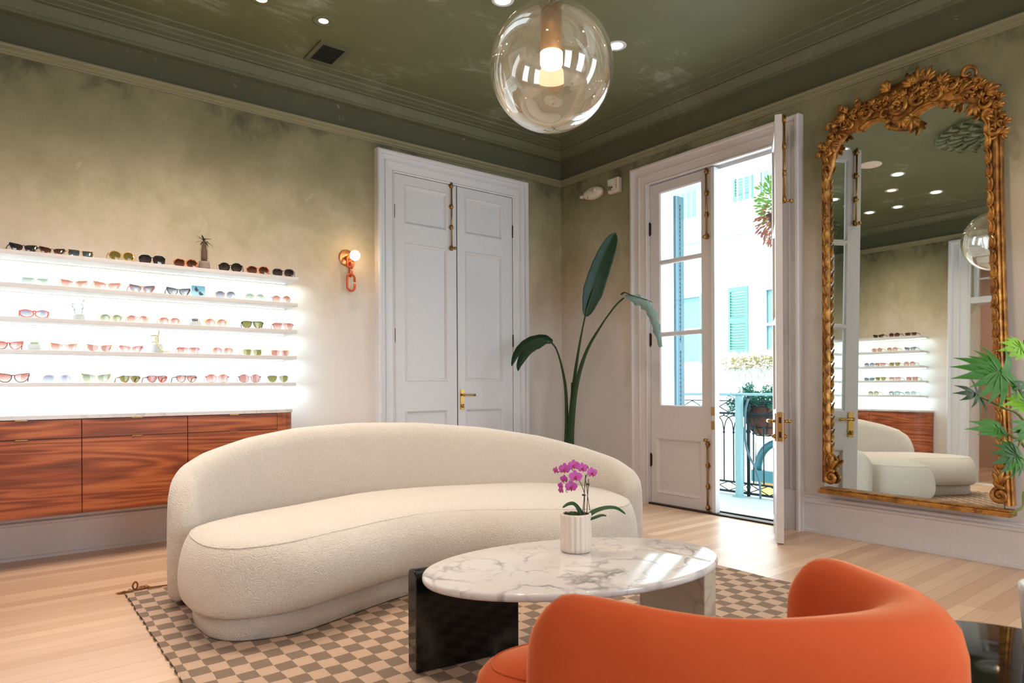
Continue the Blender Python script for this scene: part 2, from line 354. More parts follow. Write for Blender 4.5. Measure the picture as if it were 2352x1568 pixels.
def casing(mb, u0, u1, v1, prof=CP, s=1.0, vb=0):
    R = [[(u0-a*s, vb, w) for a, w in prof], [(u0-a*s, v1+a*s, w) for a, w in prof], [(u1+a*s, v1+a*s, w) for a, w in prof], [(u1+a*s, vb, w) for a, w in prof]]
    return mb.rings(R, False, False, False, False)
# ------------------------------------------------------------------ door leaves
def leaf_mesh(xf, u0, u1, v0, v1, w0, w1, panels, panes=()):
    m = MB(xf); grid_fill(m, [u0, u1], [v0, v1], list(panels)+list(panes), w0, w1)
    for a, b, c, d in panels:
        R = []
        for ins, w in ((0, w1), (.006, w1+.006), (.014, w1+.004), (.028, w1-.012), (.030, w1-.016), (.034, w1-.016)):
            R.append([(a+ins, b+ins, w), (c-ins, b+ins, w), (c-ins, d-ins, w), (a+ins, d-ins, w)])
        m.rings(R, False, True, True, False)
        m.box((a, b, w0+.004), (c, d, w1-.018))
    for a, b, c, d in panes:
        R = []
        for ins, w in ((0, w1), (.010, w1-.010), (.012, (w0+w1)/2), (.010, w0+.010), (0, w0)):
            R.append([(a+ins, b+ins, w), (c-ins, b+ins, w), (c-ins, d-ins, w), (a+ins, d-ins, w)])
        m.rings(R, False, False, True, False)
    return m
def hinge(parent, xf, u, v, w=.006, h=.105):
    m = MB(xf)
    m.tube([(u, v-h/2, w), (u, v+h/2, w)], .008, 8); m.box((u-.014, v-h/2, w-.012), (u+.014, v+h/2, w-.003)); m.sphere((u, v+h/2+.004, w), .008, 8, 5); m.sphere((u, v-h/2-.004, w), .008, 8, 5)
    return m.build('hinge', M_DKMET, parent)
def cremone(parent, xf, u, va, vb, w, knob_v, side=1, mat=None):
    m = MB(xf); lo, hi = min(va, vb), max(va, vb)
    m.tube([(u, lo, w+.016), (u, hi, w+.016)], .0075, 10)
    for i in range(4):
        v = lo+.02+(hi-lo-.05)*i/3
        m.box((u-.014, v-.022, w), (u+.014, v+.022, w+.012)); m.lathe([(.0125, -.025), (.0135, -.012), (.0135, .012), (.0125, .025)], (u, v, w+.016), 10, 'y') if False else m.tube([(u, v-.020, w+.016), (u, v+.020, w+.016)], .0115, 10)
        for sx in (-1, 1): m.sphere((u+sx*.021, v, w+.008), .0065, 8, 5); m.box((u-.022, v-.005, w), (u+.022, v+.005, w+.006))
    m.tube([(u, knob_v, w+.016), (u+side*.006, knob_v-.004, w+.05)], .007, 8); m.sphere((u+side*.006, knob_v-.004, w+.056), .016, 12, 8)
    o = m.build('bolt', mat or M_ABRASS, parent); return o
def lockset(parent, xf, u, v, w, dirn, mat=None):
    mat = mat or M_BRASS
    m = MB(xf); m.box((u-.024, v-.11, w), (u+.024, v+.085, w+.005)); m.box((u-.019, v-.104, w+.004), (u+.019, v+.079, w+.008))
    for a in (-1, 1):
        for b in (-.102, .077): m.sphere((u+a*.016, v+b, w+.006), .004, 6, 4)
    m.build('lock_plate', mat, parent)
    m = MB(xf); m.tube([(u, v+.03, w), (u, v+.03, w+.035)], .010, 10); m.tube([(u, v+.03, w+.045), (u+dirn*.02, v+.031, w+.05), (u+dirn*.07, v+.030, w+.05), (u+dirn*.118, v+.027, w+.048), (u+dirn*.126, v+.027, w+.048)], [.010, .0075, .009, .013, .006], 10); m.sphere((u, v+.03, w+.04), .015, 10, 7)
    m.build('lever', mat, parent)
    m = MB(xf); m.lathe([(.019, 0), (.02, .008), (.015, .014), (.010, .018)], (0, 0, 0), 14) if False else m.tube([(u, v-.075, w+.004), (u, v-.075, w+.016)], .018, 14); m.tube([(u, v-.075, w+.016), (u, v-.075, w+.022)], .011, 12); m.box((u-.003, v-.084, w+.02), (u+.003, v-.066, w+.028))
    m.build('thumb_turn', mat, parent)
# left wall double door -----------------------------------------------------
D1 = thing('door_1', 'tall closed white double door with six raised panels between the lit shelves and the corner plant', 'door', (3.48, 5.32, 0)); struct(D1)
casing(MB(leftwall), 2.812, 4.145, 2.995).build('door_casing', M_WHITE, D1)
for k, (u0, u1) in enumerate(((2.818, 3.474), (3.480, 4.139))):
    pu0, pu1 = (2.915, 3.372) if k == 0 else (3.565, 4.018)
    P = [(pu0, .25, pu1, .885), (pu0, 1.145, pu1, 2.385), (pu0, 2.548, pu1, 2.905)]
    lf = leaf_mesh(leftwall, u0, u1, .012, 2.990, .001, .022, P).build('door_leaf', M_WHITE, D1)
    hu = 2.812 if k == 0 else 4.145
    for hv in (.45, 1.552, 2.654): hinge(lf, leftwall, hu, hv, .024)
    if k == 0:
        cremone(lf, leftwall, 3.408, 2.375, 3.01, .024, 2.392)
    else:
        lockset(lf, leftwall, 3.527, .985, .022, 1)
MB(leftwall).box((3.470, .012, .004), (3.476, 2.99, .024)).build('meeting_strip', M_DKMET, D1)
# french door ----------------------------------------------------------------
D2 = thing('door_2', 'glazed white french door to the balcony, one leaf shut and one leaf swung open into the room', 'door', (4.83, 3.45, 0)); struct(D2)
casing(MB(rightwall), 2.785, 4.108, 2.955).build('door_casing', M_WHITE2, D2)
MB(rightwall).box((2.600, 0, 0), (2.775, .30, .055)).box((4.118, 0, 0), (4.295, .30, .055)).build('plinth_block', M_WHITE2, D2)
m = MB(rightwall); m.box((2.745, .0, -.35), (2.79, 2.965, .0)); m.box((4.105, 0, -.35), (4.15, 2.965, 0)); m.box((2.745, 2.965, -.35), (4.15, 3.01, 0)); m.box((2.79, 2.935, -.12), (4.105, 2.965, -.06)); m.build('door_jamb', M_WHITE, D2)
m = MB(); m.box((4.795, 2.80, 0), (4.875, 4.10, .014)); m.box((4.90, 2.80, 0), (4.93, 4.10, .020)); m.build('threshold', M_DKMET, D2)
WLEAF = .676
def fr_leaf(xf, hinge_flip, has_bolt_low=True):
    P = [(.055, .105, .565, .62)]; G = [(.105, .905, .568, 1.553), (.105, 1.573, .568, 2.212), (.105, 2.232, .568, 2.868)]
    lf = leaf_mesh(xf, 0, WLEAF, .012, 2.948, -.045, 0, P, G).build('door_leaf', M_WHITE2, D2)
    for g in G: MB(xf).box((g[0], g[1], -.025), (g[2], g[3], -.021)).build('glass_pane', M_PANE, lf)
    for hv in (.405, 1.52, 2.548): hinge(lf, xf, -.002, hv, .004)
    cremone(lf, xf, .628, 2.35, 2.955, 0, 2.362)
    if has_bolt_low: cremone(lf, xf, .628, .025, .62, 0, .632)
    return lf
lf = fr_leaf(lambda p: Vector((4.838-p.z, 4.100-p.x, p.y)), 1)
MB(rightwall).box((3.392, .014, -.052), (3.424, 2.945, .008)).build('astragal', M_WHITE, lf)
m = MB(rightwall); m.box((3.40, .84, .0), (3.43, .91, .012)); m.box((3.40, .72, 0), (3.43, .79, .012)); m.build('strike_plate', M_BRASS, lf)
hp = Vector((4.800, 2.797, 0)); dv = Vector((4.262, 2.452, 0))-hp; WO = dv.length; dv.normalize(); nv = Vector((-dv.y, dv.x, 0)); nv = nv if nv.y < 0 else -nv
def openleaf(p): return hp+dv*(p.x*WO/WLEAF)+nv*p.z+Vector((0, 0, p.y))
lf = fr_leaf(openleaf, -1, False)
lockset(lf, openleaf, .615, .815, 0, -1)
def openback(p): return openleaf(Vector((p.x, p.y, -.045-p.z)))
lockset(lf, openback, .615, .815, 0, -1)
m = MB(openleaf); m.box((WLEAF, .71, -.038), (WLEAF+.004, .91, -.006)); m.build('lock_face', M_BRASS, lf)
m = MB(openleaf)
for v in (.855, .755): m.box((WLEAF, v-.020, -.030), (WLEAF+.007, v+.020, -.014))
m.build('latch', M_DKMET, lf)
# doorway in the back wall seen in the mirror ---------------------------------
D3 = thing('door_3', 'white cased doorway with a transom window seen only in the mirror', 'door', (X0, 2.6, 0)); struct(D3)
casing(MB(backwall), 2.30, 3.45, 2.95, s=1.42).build('door_casing', M_WHITE, D3)
m = MB(backwall); m.box((2.30, 2.34, -.2), (3.45, 2.42, .02)); m.box((2.30, 2.42, -.14), (2.34, 2.95, -.08)); m.box((3.41, 2.42, -.14), (3.45, 2.95, -.08)); m.box((2.86, 2.42, -.14), (2.90, 2.95, -.08)); m.box((2.30, 2.88, -.14), (3.45, 2.95, -.08)); m.box((2.30, 2.66, -.13), (3.45, 2.68, -.09)); m.build('transom_frame', M_WHITE, D3)
MB(backwall).box((2.31, 2.43, -.115), (3.44, 2.94, -.110)).build('transom_glass', M_PANE, D3)
m = MB(); m.box((-3.6, 1.2, -.2), (-.74, 4.6, 0)); struct(m.build('floor_hall', M_FLOOR))
M_PINK = simple('pink_plaster', (206, 176, 160), .8)
m = MB(); m.box((-3.7, 1.1, -.2), (-3.6, 4.7, 3.8)); m.box((-3.7, 1.1, -.2), (-.74, 1.2, 3.8)); m.box((-3.7, 4.6, -.2), (-.74, 4.7, 3.8)); struct(m.build('wall_hall', M_PINK))
struct(MB().box((-3.7, 1.1, 3.64), (-.74, 4.7, 3.8)).build('ceiling_hall', M_WHITE))
lamp('hall_light', 'AREA', (-2.3, 2.8, 3.5), 45, (1, .86, .72), None, shape='RECTANGLE', size=1.2, size_y=1.2)
# windows behind the camera ----------------------------------------------------
for i, (h, xf) in enumerate(((WF[0], lambda p: Vector((p.x, Y0+p.z, p.y))), (WF[1], lambda p: Vector((p.x, Y0+p.z, p.y))), (WR, rightwall))):
    wn = struct(thing('window_%d' % (i+1), 'tall white sash window behind the camera', 'window', (0, 0, 0)))
    m = MB(xf); casing(m, h[0], h[2], h[3], vb=h[1]-.02); m.box((h[0]-.2, h[1]-.06, 0), (h[2]+.2, h[1], .09)); m.build('window_frame', M_WHITE, wn)
    m = MB(xf); c = (h[0]+h[2])/2; grid_fill(m, [h[0], h[2]], [h[1], h[3]], [(a, b, a+.49, b+.75) for a in (h[0]+.04, c+.02) for b in (h[1]+.04, h[1]+.83, h[1]+1.66)], -.20, -.16); m.build('sash', M_WHITE, wn)
    MB(xf).box((h[0]+.03, h[1]+.03, -.181), (h[2]-.03, h[3]-.03, -.179)).build('glass_pane', M_PANE, wn)
# ------------------------------------------------------------------ ceiling fittings
M_DLON = emis('downlight_glow', (255, 244, 226), 7.0); M_DLDIM = emis('downlight_dim', (255, 214, 190), 1.6)
def downlight(x, y, r, on, label, power):
    t = thing('downlight', label, 'ceiling light', (x, y, ZC), 'recessed ceiling downlights')
    R = .075
    MB().lathe([(R, 0), (R, -.003), (R-.012, -.004), (r+.012, -.003), (r+.006, -.001), (r+.002, .0)], (x, y, ZC), 28, cap=False).build('trim_ring', M_CEIL if r < .04 else M_WHITE, t)
    MB().lathe([(r+.004, -.0025), (.001, -.0025)], (x, y, ZC), 24).build('lens', M_DLON if on else M_DLDIM, t)
    if power:
        o = lamp('downlight_beam', 'SPOT', (x, y, ZC-.02), power, (1, .83, .68), (0, 0, 0), spot_size=math.radians(105), spot_blend=.9, shadow_soft_size=.05)
DL = [(1.823, 4.449, .030, 0, 'small recessed ceiling spotlight with a green ring, nearest the square air vent'),
      (1.398, 4.446, .034, 0, 'small recessed ceiling spotlight cut by the top edge of the picture, left of the vent'),
      (2.661, 3.492, .048, 1, 'bright white downlight at the top edge just left of the glass globe'),
      (3.694, 3.446, .044, 1, 'bright white downlight showing at the right rim of the glass globe'),
      (1.471, 3.489, .05, 1, 'bright downlight in the mirror, the one right under the pale ceiling disc'),
      (.463, 3.505, .05, 1, 'bright downlight in the mirror nearest to its right gilded side'),
      (.938, 3.809, .045, 0, 'dim downlight in the mirror between the two brightest ones'),
      (.181, 4.09, .045, 1, 'downlight in the mirror low in the middle, above the cornice'),
      (.199, 4.454, .045, 1, 'downlight in the mirror just right of the reflected door edge'),
      (1.12, 4.447, .045, 1, 'downlight seen in the mirror through the reflected door glass, upper of two'),
      (.714, 4.458, .045, 1, 'downlight seen in the mirror through the reflected door glass, lower of two')]
for i, (x, y, r, on, lb) in enumerate(DL): downlight(x, y, r, on, lb, 46 if y > 4 else 58)
for i, (x, y) in enumerate(((3.9, 1.6), (2.5, .9), (.9, 1.3), (3.4, -.8), (1.6, -1.0), (.4, -.6))): downlight(x, y, .045, 1, 'round recessed downlight on the ceiling behind the camera', 60)
v = thing('air_vent', 'square slatted air vent in the green ceiling', 'vent', (2.025, 4.865, ZC))
m = MB(); grid_fill(m, [1.905, 2.145], [4.695, 5.040], [(1.940, 4.735, 2.110, 5.0)], ZC-.012, ZC); m.build('frame', M_TRIMG, v)
MB().box((1.935, 4.73, ZC-.004), (2.115, 5.005, ZC-.002)).build('backing', M_BLACKP, v)
m = MB()
for i in range(13):
    y = 4.745+i*.0205; m.add([(1.94, y, ZC-.011), (2.11, y, ZC-.011), (2.11, y+.006, ZC-.006), (1.94, y+.006, ZC-.006), (1.94, y+.001, ZC-.012), (2.11, y+.001, ZC-.012), (2.11, y+.007, ZC-.007), (1.94, y+.007, ZC-.007)], [(0, 1, 2, 3), (4, 7, 6, 5), (0, 4, 5, 1), (3, 2, 6, 7)])
m.build('slats', simple('slat_green', (58, 60, 42), .6), v)
tag(MB().lathe([(.115, 0), (.115, -.006), (.10, -.009), (.001, -.009)], (2.01, 3.527, ZC), 32).build('ceiling_speaker', simple('speaker_white', (224, 206, 196), .6)), 'round pale ceiling speaker seen near the top left of the mirror', 'speaker')
# medallion over the globe
m = MB(); mc = Vector((2.043, 2.32, ZC))
m.lathe([(.46, 0), (.44, -.015), (.30, -.022), (.12, -.05), (.06, -.055), (.001, -.055)], mc, 40)
rr = random.Random(3)
for ring, (r, nn, ln) in enumerate(((.44, 26, .15), (.33, 20, .16), (.21, 14, .14), (.11, 9, .09))):
    for i in range(nn):
        a = 2*math.pi*(i+.5*(ring % 2))/nn+rr.uniform(-.05, .05); z = -.02-ring*.014
        pts = [mc+Vector((math.cos(a+da)*(r+dr), math.sin(a+da)*(r+dr), z+dz)) for da, dr, dz in ((0, -ln*.6, 0), (.04, -.0, -.022), (.02, ln*.35, -.03), (-.06, ln*.42, -.008))]
        m.tube(pts, [.012, .026, .02, .004], 6, flat=.6)
tag(m.build('ceiling_medallion', M_CEIL), 'carved plaster ceiling rosette above the glass globe, seen in the mirror', 'ceiling medallion')
# ------------------------------------------------------------------ globe pendant
GC = Vector((2.043, 2.3125, 2.565)); GR = .284
G = thing('pendant_lamp', 'large clear glass globe pendant lamp with a brass cylinder and a glowing ring inside', 'pendant lamp', GC)
MB().sphere(GC, GR, 64, 40).build('glass_globe', M_GLOBE, G)
m = MB(); m.lathe([(.001, .345), (.062, .345), (.062, .315), (.05, .30), (.012, .29)], GC+Vector((0, 0, -.02)), 24); m.tube([GC+Vector((0, 0, .27)), (GC.x, GC.y, ZC-.05)], .008, 8); m.build('stem', M_ABRASS, G)
MB().lathe([(.05, .265), (.05, .075), (.048, .072), (.001, .072)], GC, 32).build('lamp_body', simple('satin_bronze', (150, 112, 70), .35, .6), G)
MB().lathe([(.046, .073), (.052, .070), (.052, .020), (.046, .008), (.001, .006)], GC, 32).build('glowing_diffuser', emis('warm_diffuser', (255, 222, 172), 6.0), G)
lamp('pendant_light', 'POINT', GC+Vector((0, 0, -.03)), 22, (1, .78, .5), shadow_soft_size=.05)
# ------------------------------------------------------------------ sconce
sc = thing('wall_sconce', 'copper wall sconce with a glowing round bulb and chain links hanging', 'wall lamp', (2.385, 5.32, 2.19))
MB(leftwall).add(*(lambda R: ([p for r in R for p in r], [(k*28+i, k*28+(i+1) % 28, (k+1)*28+(i+1) % 28, (k+1)*28+i) for k in range(len(R)-1) for i in range(28)]))([[(2.372+r*math.cos(2*math.pi*i/28), 2.190+r*math.sin(2*math.pi*i/28), w) for i in range(28)] for r, w in ((.068, 0), (.070, .006), (.064, .014), (.03, .016), (.0005, .016))])).build('backplate', M_COPPLATE, sc)
MB(leftwall).tube([(2.372, 2.185, .01), (2.376, 2.185, .06)], .022, 14).build('lamp_holder', M_COPPER, sc)
MB().sphere((2.402, 5.32-.105, 2.198), .043, 20, 14).build('bulb', emis('sconce_bulb', (255, 226, 180), 9.0), sc)
lamp('sconce_light', 'POINT', (2.402, 5.205, 2.198), 7, (1, .62, .34), shadow_soft_size=.045)
def link(c, h, w, r, xf, plane='uv', gap=False):
    P = [(c[0]+w, c[1]+.007, c[2])] if gap else []
    for i in (range(1, 32) if gap else range(33)):
        a = math.pi*2*i/32; x = math.cos(a)*w; y = math.sin(a)*w+(h-w)*(1 if math.sin(a) > 1e-6 else (-1 if math.sin(a) < -1e-6 else 0))
        P.append((c[0]+x, c[1]+y, c[2]) if plane == 'uv' else (c[0], c[1]+y, c[2]+x))
    if gap: P.append((c[0]+w, c[1]-.007, c[2]))
    return MB(xf).tube(P, r, 8)
link((2.376, 2.150, .065), .05, .028, .009, leftwall).build('chain_link', M_COPPER, sc)
link((2.380, 2.085, .065), .06, .026, .009, leftwall, 'vw').build('chain_link', M_COPPER, sc)
link((2.383, 1.975, .065), .068, .034, .0105, leftwall, 'uv', True).build('chain_link', M_COPPER, sc)
# ------------------------------------------------------------------ alarm devices on the right wall
e = thing('emergency_light', 'white oval emergency light on the green wall left of the fire alarm', 'emergency light', (4.83, 4.81, 3.04))
m = MB(rightwall); R = []
for sc_, w in ((1, 0), (1, .03), (.93, .05), (.7, .062), (.35, .067), (.01, .068)):
    R.append([(4.815+.135*sc_*math.cos(2*math.pi*i/32), 3.042+.062*sc_*math.sin(2*math.pi*i/32)*(1-.12*math.cos(2*math.pi*i/32)), w) for i in range(32)])
m.rings(R, True, True); m.build('housing', M_PLAST, e)
for (u, v_, rr_) in ((4.76, 3.058, .024), (4.948, 3.030, .017)):
    m = MB(rightwall); m.tube([(u, v_, .03), (u-.004, v_-.002, .074)], rr_, 16); m.tube([(u-.004, v_-.002, .074), (u-.0041, v_-.0021, .076)], rr_*.6, 12); m.build('lamp_head', M_PLAST, e)
m = MB(rightwall); m.box((4.845, 3.008, .055), (4.856, 3.014, .066)); m.box((4.845, 2.996, .05), (4.856, 3.002, .062)); m.build('indicator', M_BLACKP, e)
a = thing('fire_alarm', 'white square fire alarm strobe with red letters beside the french door', 'fire alarm', (4.83, 4.512, 3.05))
MB(rightwall).box((4.44, 2.975, 0), (4.585, 3.12, .055)).build('housing', M_PLAST, a, bevel=.012)
MB(rightwall).box((4.51, 3.062, .05), (4.575, 3.112, .066)).build('strobe_lens', simple('clear_grey', (196, 196, 186), .15), a, bevel=.006)
m = MB(rightwall); grl = random.Random(2)
for i in range(6):
    for j in range(5):
        if grl.random() < .62: m.box((4.515+i*.010, 3.003+j*.0095, .054), (4.522+i*.010, 3.009+j*.0095, .0575))
m.build('speaker_grille', M_BLACKP, a)
def text(parent, s, size, mat, loc, rot, name='lettering'):
    c = bpy.data.curves.new(name, 'FONT'); c.body = s; c.size = size; c.extrude = .0006; c.align_x = 'CENTER'; c.align_y = 'CENTER'
    t = bpy.data.objects.new(name, c); COL.objects.link(t); bpy.context.view_layer.update()
    dg = bpy.context.evaluated_depsgraph_get(); me = bpy.data.meshes.new_from_object(t.evaluated_get(dg)); bpy.data.objects.remove(t); bpy.data.curves.remove(c)
    o = bpy.data.objects.new(name, me); COL.objects.link(o); me.materials.clear(); me.materials.append(mat)
    w = Matrix.Translation(Vector(loc)) @ rot.to_4x4(); o.parent = parent; o.matrix_local = OFF[parent.name] @ w; return o
M_RED = simple('red_print', (176, 40, 40), .5)
RW = Matrix(((0, 0, -1), (-1, 0, 0), (0, 1, 0)))       # text plane facing the room on the right wall
for i, ch in enumerate('FIRE'): text(a, ch, .022, M_RED, (4.83-.0565, 4.468, 3.088-i*.0235), RW)
# ------------------------------------------------------------------ display shelves
SZ = [1.944, 1.744, 1.537, 1.337, 1.133]; SF = 5.32-.25
M_LED = emis('led_strip', (236, 250, 255), 5.0)
ORDN = ['top', 'second', 'third', 'fourth', 'lowest']
def shelf(z, u0, u1, xf, label, group, led_pos, led_rot, led_size, power):
    c = xf(Vector(((u0+u1)/2, z, 0)))
    t = thing('display_shelf', label, 'shelf', c, group)
    MB(xf).box((u0, z-.026, 0), (u1, z, .25)).build('shelf_board', M_SHELF, t, bevel=.002)
    MB(xf).box((u0+.02, z-.0285, .035), (u1-.04, z-.0262, .055)).build('light_strip', M_LED, t)
    lamp('shelf_light', 'AREA', xf(Vector(((u0+u1)/2, z-.032, .11))), power, (.66, .90, 1.0), led_rot, shape='RECTANGLE', size=led_size[0], size_y=led_size[1])
for i, z in enumerate(SZ):
    shelf(z, X0+.253, 1.868-i*.006, leftwall, 'white backlit wall shelf, %s of the five on the left wall' % ORDN[i], 'backlit shelves on the left wall', None, (math.radians(10), 0, 0), (2.3, .05), 5.2 if i < 4 else 7)
    shelf(z, 3.95, Y1-.002, backwall, 'white backlit wall shelf seen in the mirror, %s of five' % ORDN[i], 'backlit shelves seen in the mirror', None, (math.radians(14), 0, math.radians(90)), (1.45, .03), 3.2 if i < 4 else 4.5)
# ------------------------------------------------------------------ cabinets
CF = .35
def cabinet_unit(name_lab, xf, u0, u1, end=0, pulls=.06, ctr=None, er=.15):
    c = xf(Vector(((u0+u1)/2, .30, 0))); t = thing('cabinet_unit', name_lab, 'cabinet', c, 'walnut wall cabinets')
    m = MB(xf); m.box((u0+.001, .312, .002), (u1-.001, .905, CF-.024))
    m.build('body', M_WAL, t)
    d = MB(xf).box((u0+.0025, .790, CF-.022), (u1-.0025, .902, CF)).build('drawer', M_WAL, t)
    uc = (u0+u1)/2 if ctr is None else ctr
    MB(xf).box((uc-pulls/2, .9025, CF-.02), (uc+pulls/2, .9055, CF+.006)).build('pull', M_BRASS, d)
    d = MB(xf).box((u0+.0025, .314, CF-.022), (u1-.0025, .784, CF)).build('door', M_WAL, t)
    MB(xf).box((uc-pulls/2, .7845, CF-.02), (uc+pulls/2, .7875, CF+.006)).build('pull', M_BRASS, d)
    if end:
        ua, ub = (u1, u1+er) if end > 0 else (u0, u0-er)
        P = [(ua, 0), (ua, CF)]+[(ua+(ub-ua)*math.sin(a), CF-er+er*math.cos(a)) for a in [math.pi/2*k/10 for k in range(1, 11)]]+[(ub, 0)]
        m = MB(xf); n = len(P); m.add([(a, .312, w) for a, w in P]+[(a, .905, w) for a, w in P], [list(range(n)), list(range(n, 2*n))[::-1]]+[(i, (i+1) % n, n+(i+1) % n, n+i) for i in range(n)])
        m.build('curved_end', M_WAL, t)
    return t
for (u0, u1, lb) in ((X0+.001, -.172, 'walnut wall cabinet unit cut by the left edge'), (-.172, .441, 'walnut wall cabinet unit at the left edge of the picture'), (.441, 1.054, 'walnut wall cabinet unit in the middle, left of the cream sofa arm'), (1.054, 1.664, 'walnut wall cabinet unit with the curved end, half behind the sofa')):
    cabinet_unit(lb, leftwall, u0, u1, 1 if u1 > 1.6 else 0)
def worktop(xf, u0, u1, sgn, label, er=.158):
    a, b = (u0, u1) if sgn > 0 else (u1, u0); s = 1 if sgn > 0 else -1
    P = [(a, 0), (a, CF+.008)]+[(b-s*er+s*er*math.sin(t), CF+.008-er+er*math.cos(t)) for t in [math.pi/2*k/10 for k in range(11)]]+[(b, 0)]
    m = MB(xf); n = len(P); m.add([(x, .908, w) for x, w in P]+[(x, .932, w) for x, w in P], [list(range(n)), list(range(n, 2*n))[::-1]]+[(i, (i+1) % n, n+(i+1) % n, n+i) for i in range(n)])
    return tag(m.build('worktop', M_CTOP), label, 'worktop')
worktop(leftwall, X0+.001, 1.822, 1, 'thin pale marble worktop over the walnut cabinets on the left wall')
for (u0, u1, lb) in ((4.18, 4.57, 'walnut cabinet with the curved end seen in the mirror behind the sofa'), (4.57, 4.96, 'walnut cabinet unit seen in the mirror, next to the room corner')):
    cabinet_unit(lb, backwall, u0, u1, -1 if u0 < 4.3 else 0, er=.30)
worktop(backwall, 3.872, 4.96, -1, 'thin pale marble worktop seen in the mirror', .308)
# ------------------------------------------------------------------ sunglasses
def tort(name, a, b, c=None, sc=60, th=.5):
    q = NT(name); n = q.noise(q.pos(obj=True), sc, 3, .6); cc = q.ramp(n, [(th-.06, a), (th+.02, b)] if c is None else [(th-.08, a), (th, b), (th+.1, c)]); q.set(Base_Color=cc, Roughness=.2); return q.m
FM = {'black': simple('black_acetate', (18, 18, 20), .15), 'navy': simple('navy_acetate', (24, 30, 44), .15), 'amber': tort('amber_tortoise', (70, 26, 10), (206, 104, 40), (226, 130, 60), 55), 'dark': tort('dark_tortoise', (26, 12, 10), (84, 34, 20), None, 60),
      'pale': tort('pale_tortoise', (96, 56, 38), (238, 206, 170), (246, 226, 204), 70, .44), 'rose': simple('rose_acetate', (206, 110, 96), .2), 'red': simple('coral_acetate', (244, 92, 66), .25), 'redtort': tort('red_tortoise', (60, 14, 10), (206, 70, 44), None, 50),
      'gold': simple('gold_wire', (206, 160, 96), .25, .9), 'clear': thin_glass('clear_acetate', (.80, .83, .86), 1.5), 'yellow': simple('yellow_acetate', (244, 220, 60), .25), 'grey': tort('grey_tortoise', (40, 30, 32), (140, 116, 108), None, 60), 'brown': tort('brown_tortoise', (44, 24, 14), (150, 96, 48), (196, 140, 80), 65)}
def lensmat(name, top, bot, refl=.9):
    q = NT(name); tc = q.n('ShaderNodeTexCoord'); sp = q.n('ShaderNodeSeparateXYZ'); q.l(tc.outputs['Generated'], sp.inputs[0])
    r = q.n('ShaderNodeValToRGB'); r.color_ramp.elements[0].color = (*lin(bot), 1); r.color_ramp.elements[1].color = (*lin(top), 1); r.color_ramp.elements[0].position = .1; r.color_ramp.elements[1].position = .85; q.l(sp.outputs[2], r.inputs[0])
    t = q.n('ShaderNodeBsdfTransparent'); q.l(r.outputs[0], t.inputs[0]); g = q.n('ShaderNodeBsdfGlossy'); g.inputs['Roughness'].default_value = .02; lw = q.n('ShaderNodeLayerWeight'); lw.inputs[0].default_value = .5; fc = q.math('MULTIPLY', q.math('ADD', .05, q.math('MULTIPLY', q.math('POWER', lw.outputs['Facing'], 4.0), .8)), refl)
    m = q.n('ShaderNodeMixShader'); q.l(fc, m.inputs[0]); q.l(t.outputs[0], m.inputs[1]); q.l(g.outputs[0], m.inputs[2]); q.l(m.outputs[0], q.out.inputs[0]); return q.m
LM = {'pink': lensmat('pink_gradient_lens', (196, 118, 106), (244, 222, 212)), 'grey': lensmat('grey_gradient_lens', (110, 104, 122), (214, 214, 226)), 'dark': lensmat('dark_lens', (38, 34, 40), (92, 82, 86), 1.6), 'brown': lensmat('brown_gradient_lens', (66, 38, 34), (150, 104, 86), 1.4),
      'green': lensmat('green_lens', (132, 128, 72), (164, 156, 96)), 'pale': lensmat('pale_green_lens', (160, 172, 160), (238, 246, 240)), 'lilac': lensmat('lilac_lens', (158, 150, 176), (226, 230, 242)), 'rosy': lensmat('rose_lens', (194, 130, 122), (214, 160, 150)), 'sage': lensmat('sage_gradient_lens', (132, 140, 118), (226, 226, 196)), 'blue': lensmat('blue_mirror_lens', (60, 84, 100), (120, 150, 170), 3.0)}
KEYS = {'cat': [(-.98, .30), (-.55, .62), (.15, .74), (.72, .84), (1.06, .84), (1.08, .46), (.92, -.05), (.60, -.60), (.08, -.88), (-.45, -.82), (-.84, -.38)],
        'aviator': [(-.92, .70), (-.2, .86), (.6, .84), (1.02, .62), (1.0, .1), (.72, -.52), (.2, -.90), (-.30, -.88), (-.74, -.45), (-.96, .15)],
        'square': [(-.92, .72), (-.3, .80), (.5, .80), (1.0, .78), (1.04, .2), (.92, -.55), (.62, -.82), (-.2, -.84), (-.70, -.76), (-.92, -.3), (-.97, .25)],
        'hex': [(-.94, .42), (-.60, .88), (0, .98), (.62, .90), (1.02, .42), (.98, -.30), (.60, -.84), (0, -.94), (-.60, -.84), (-.94, -.34)]}
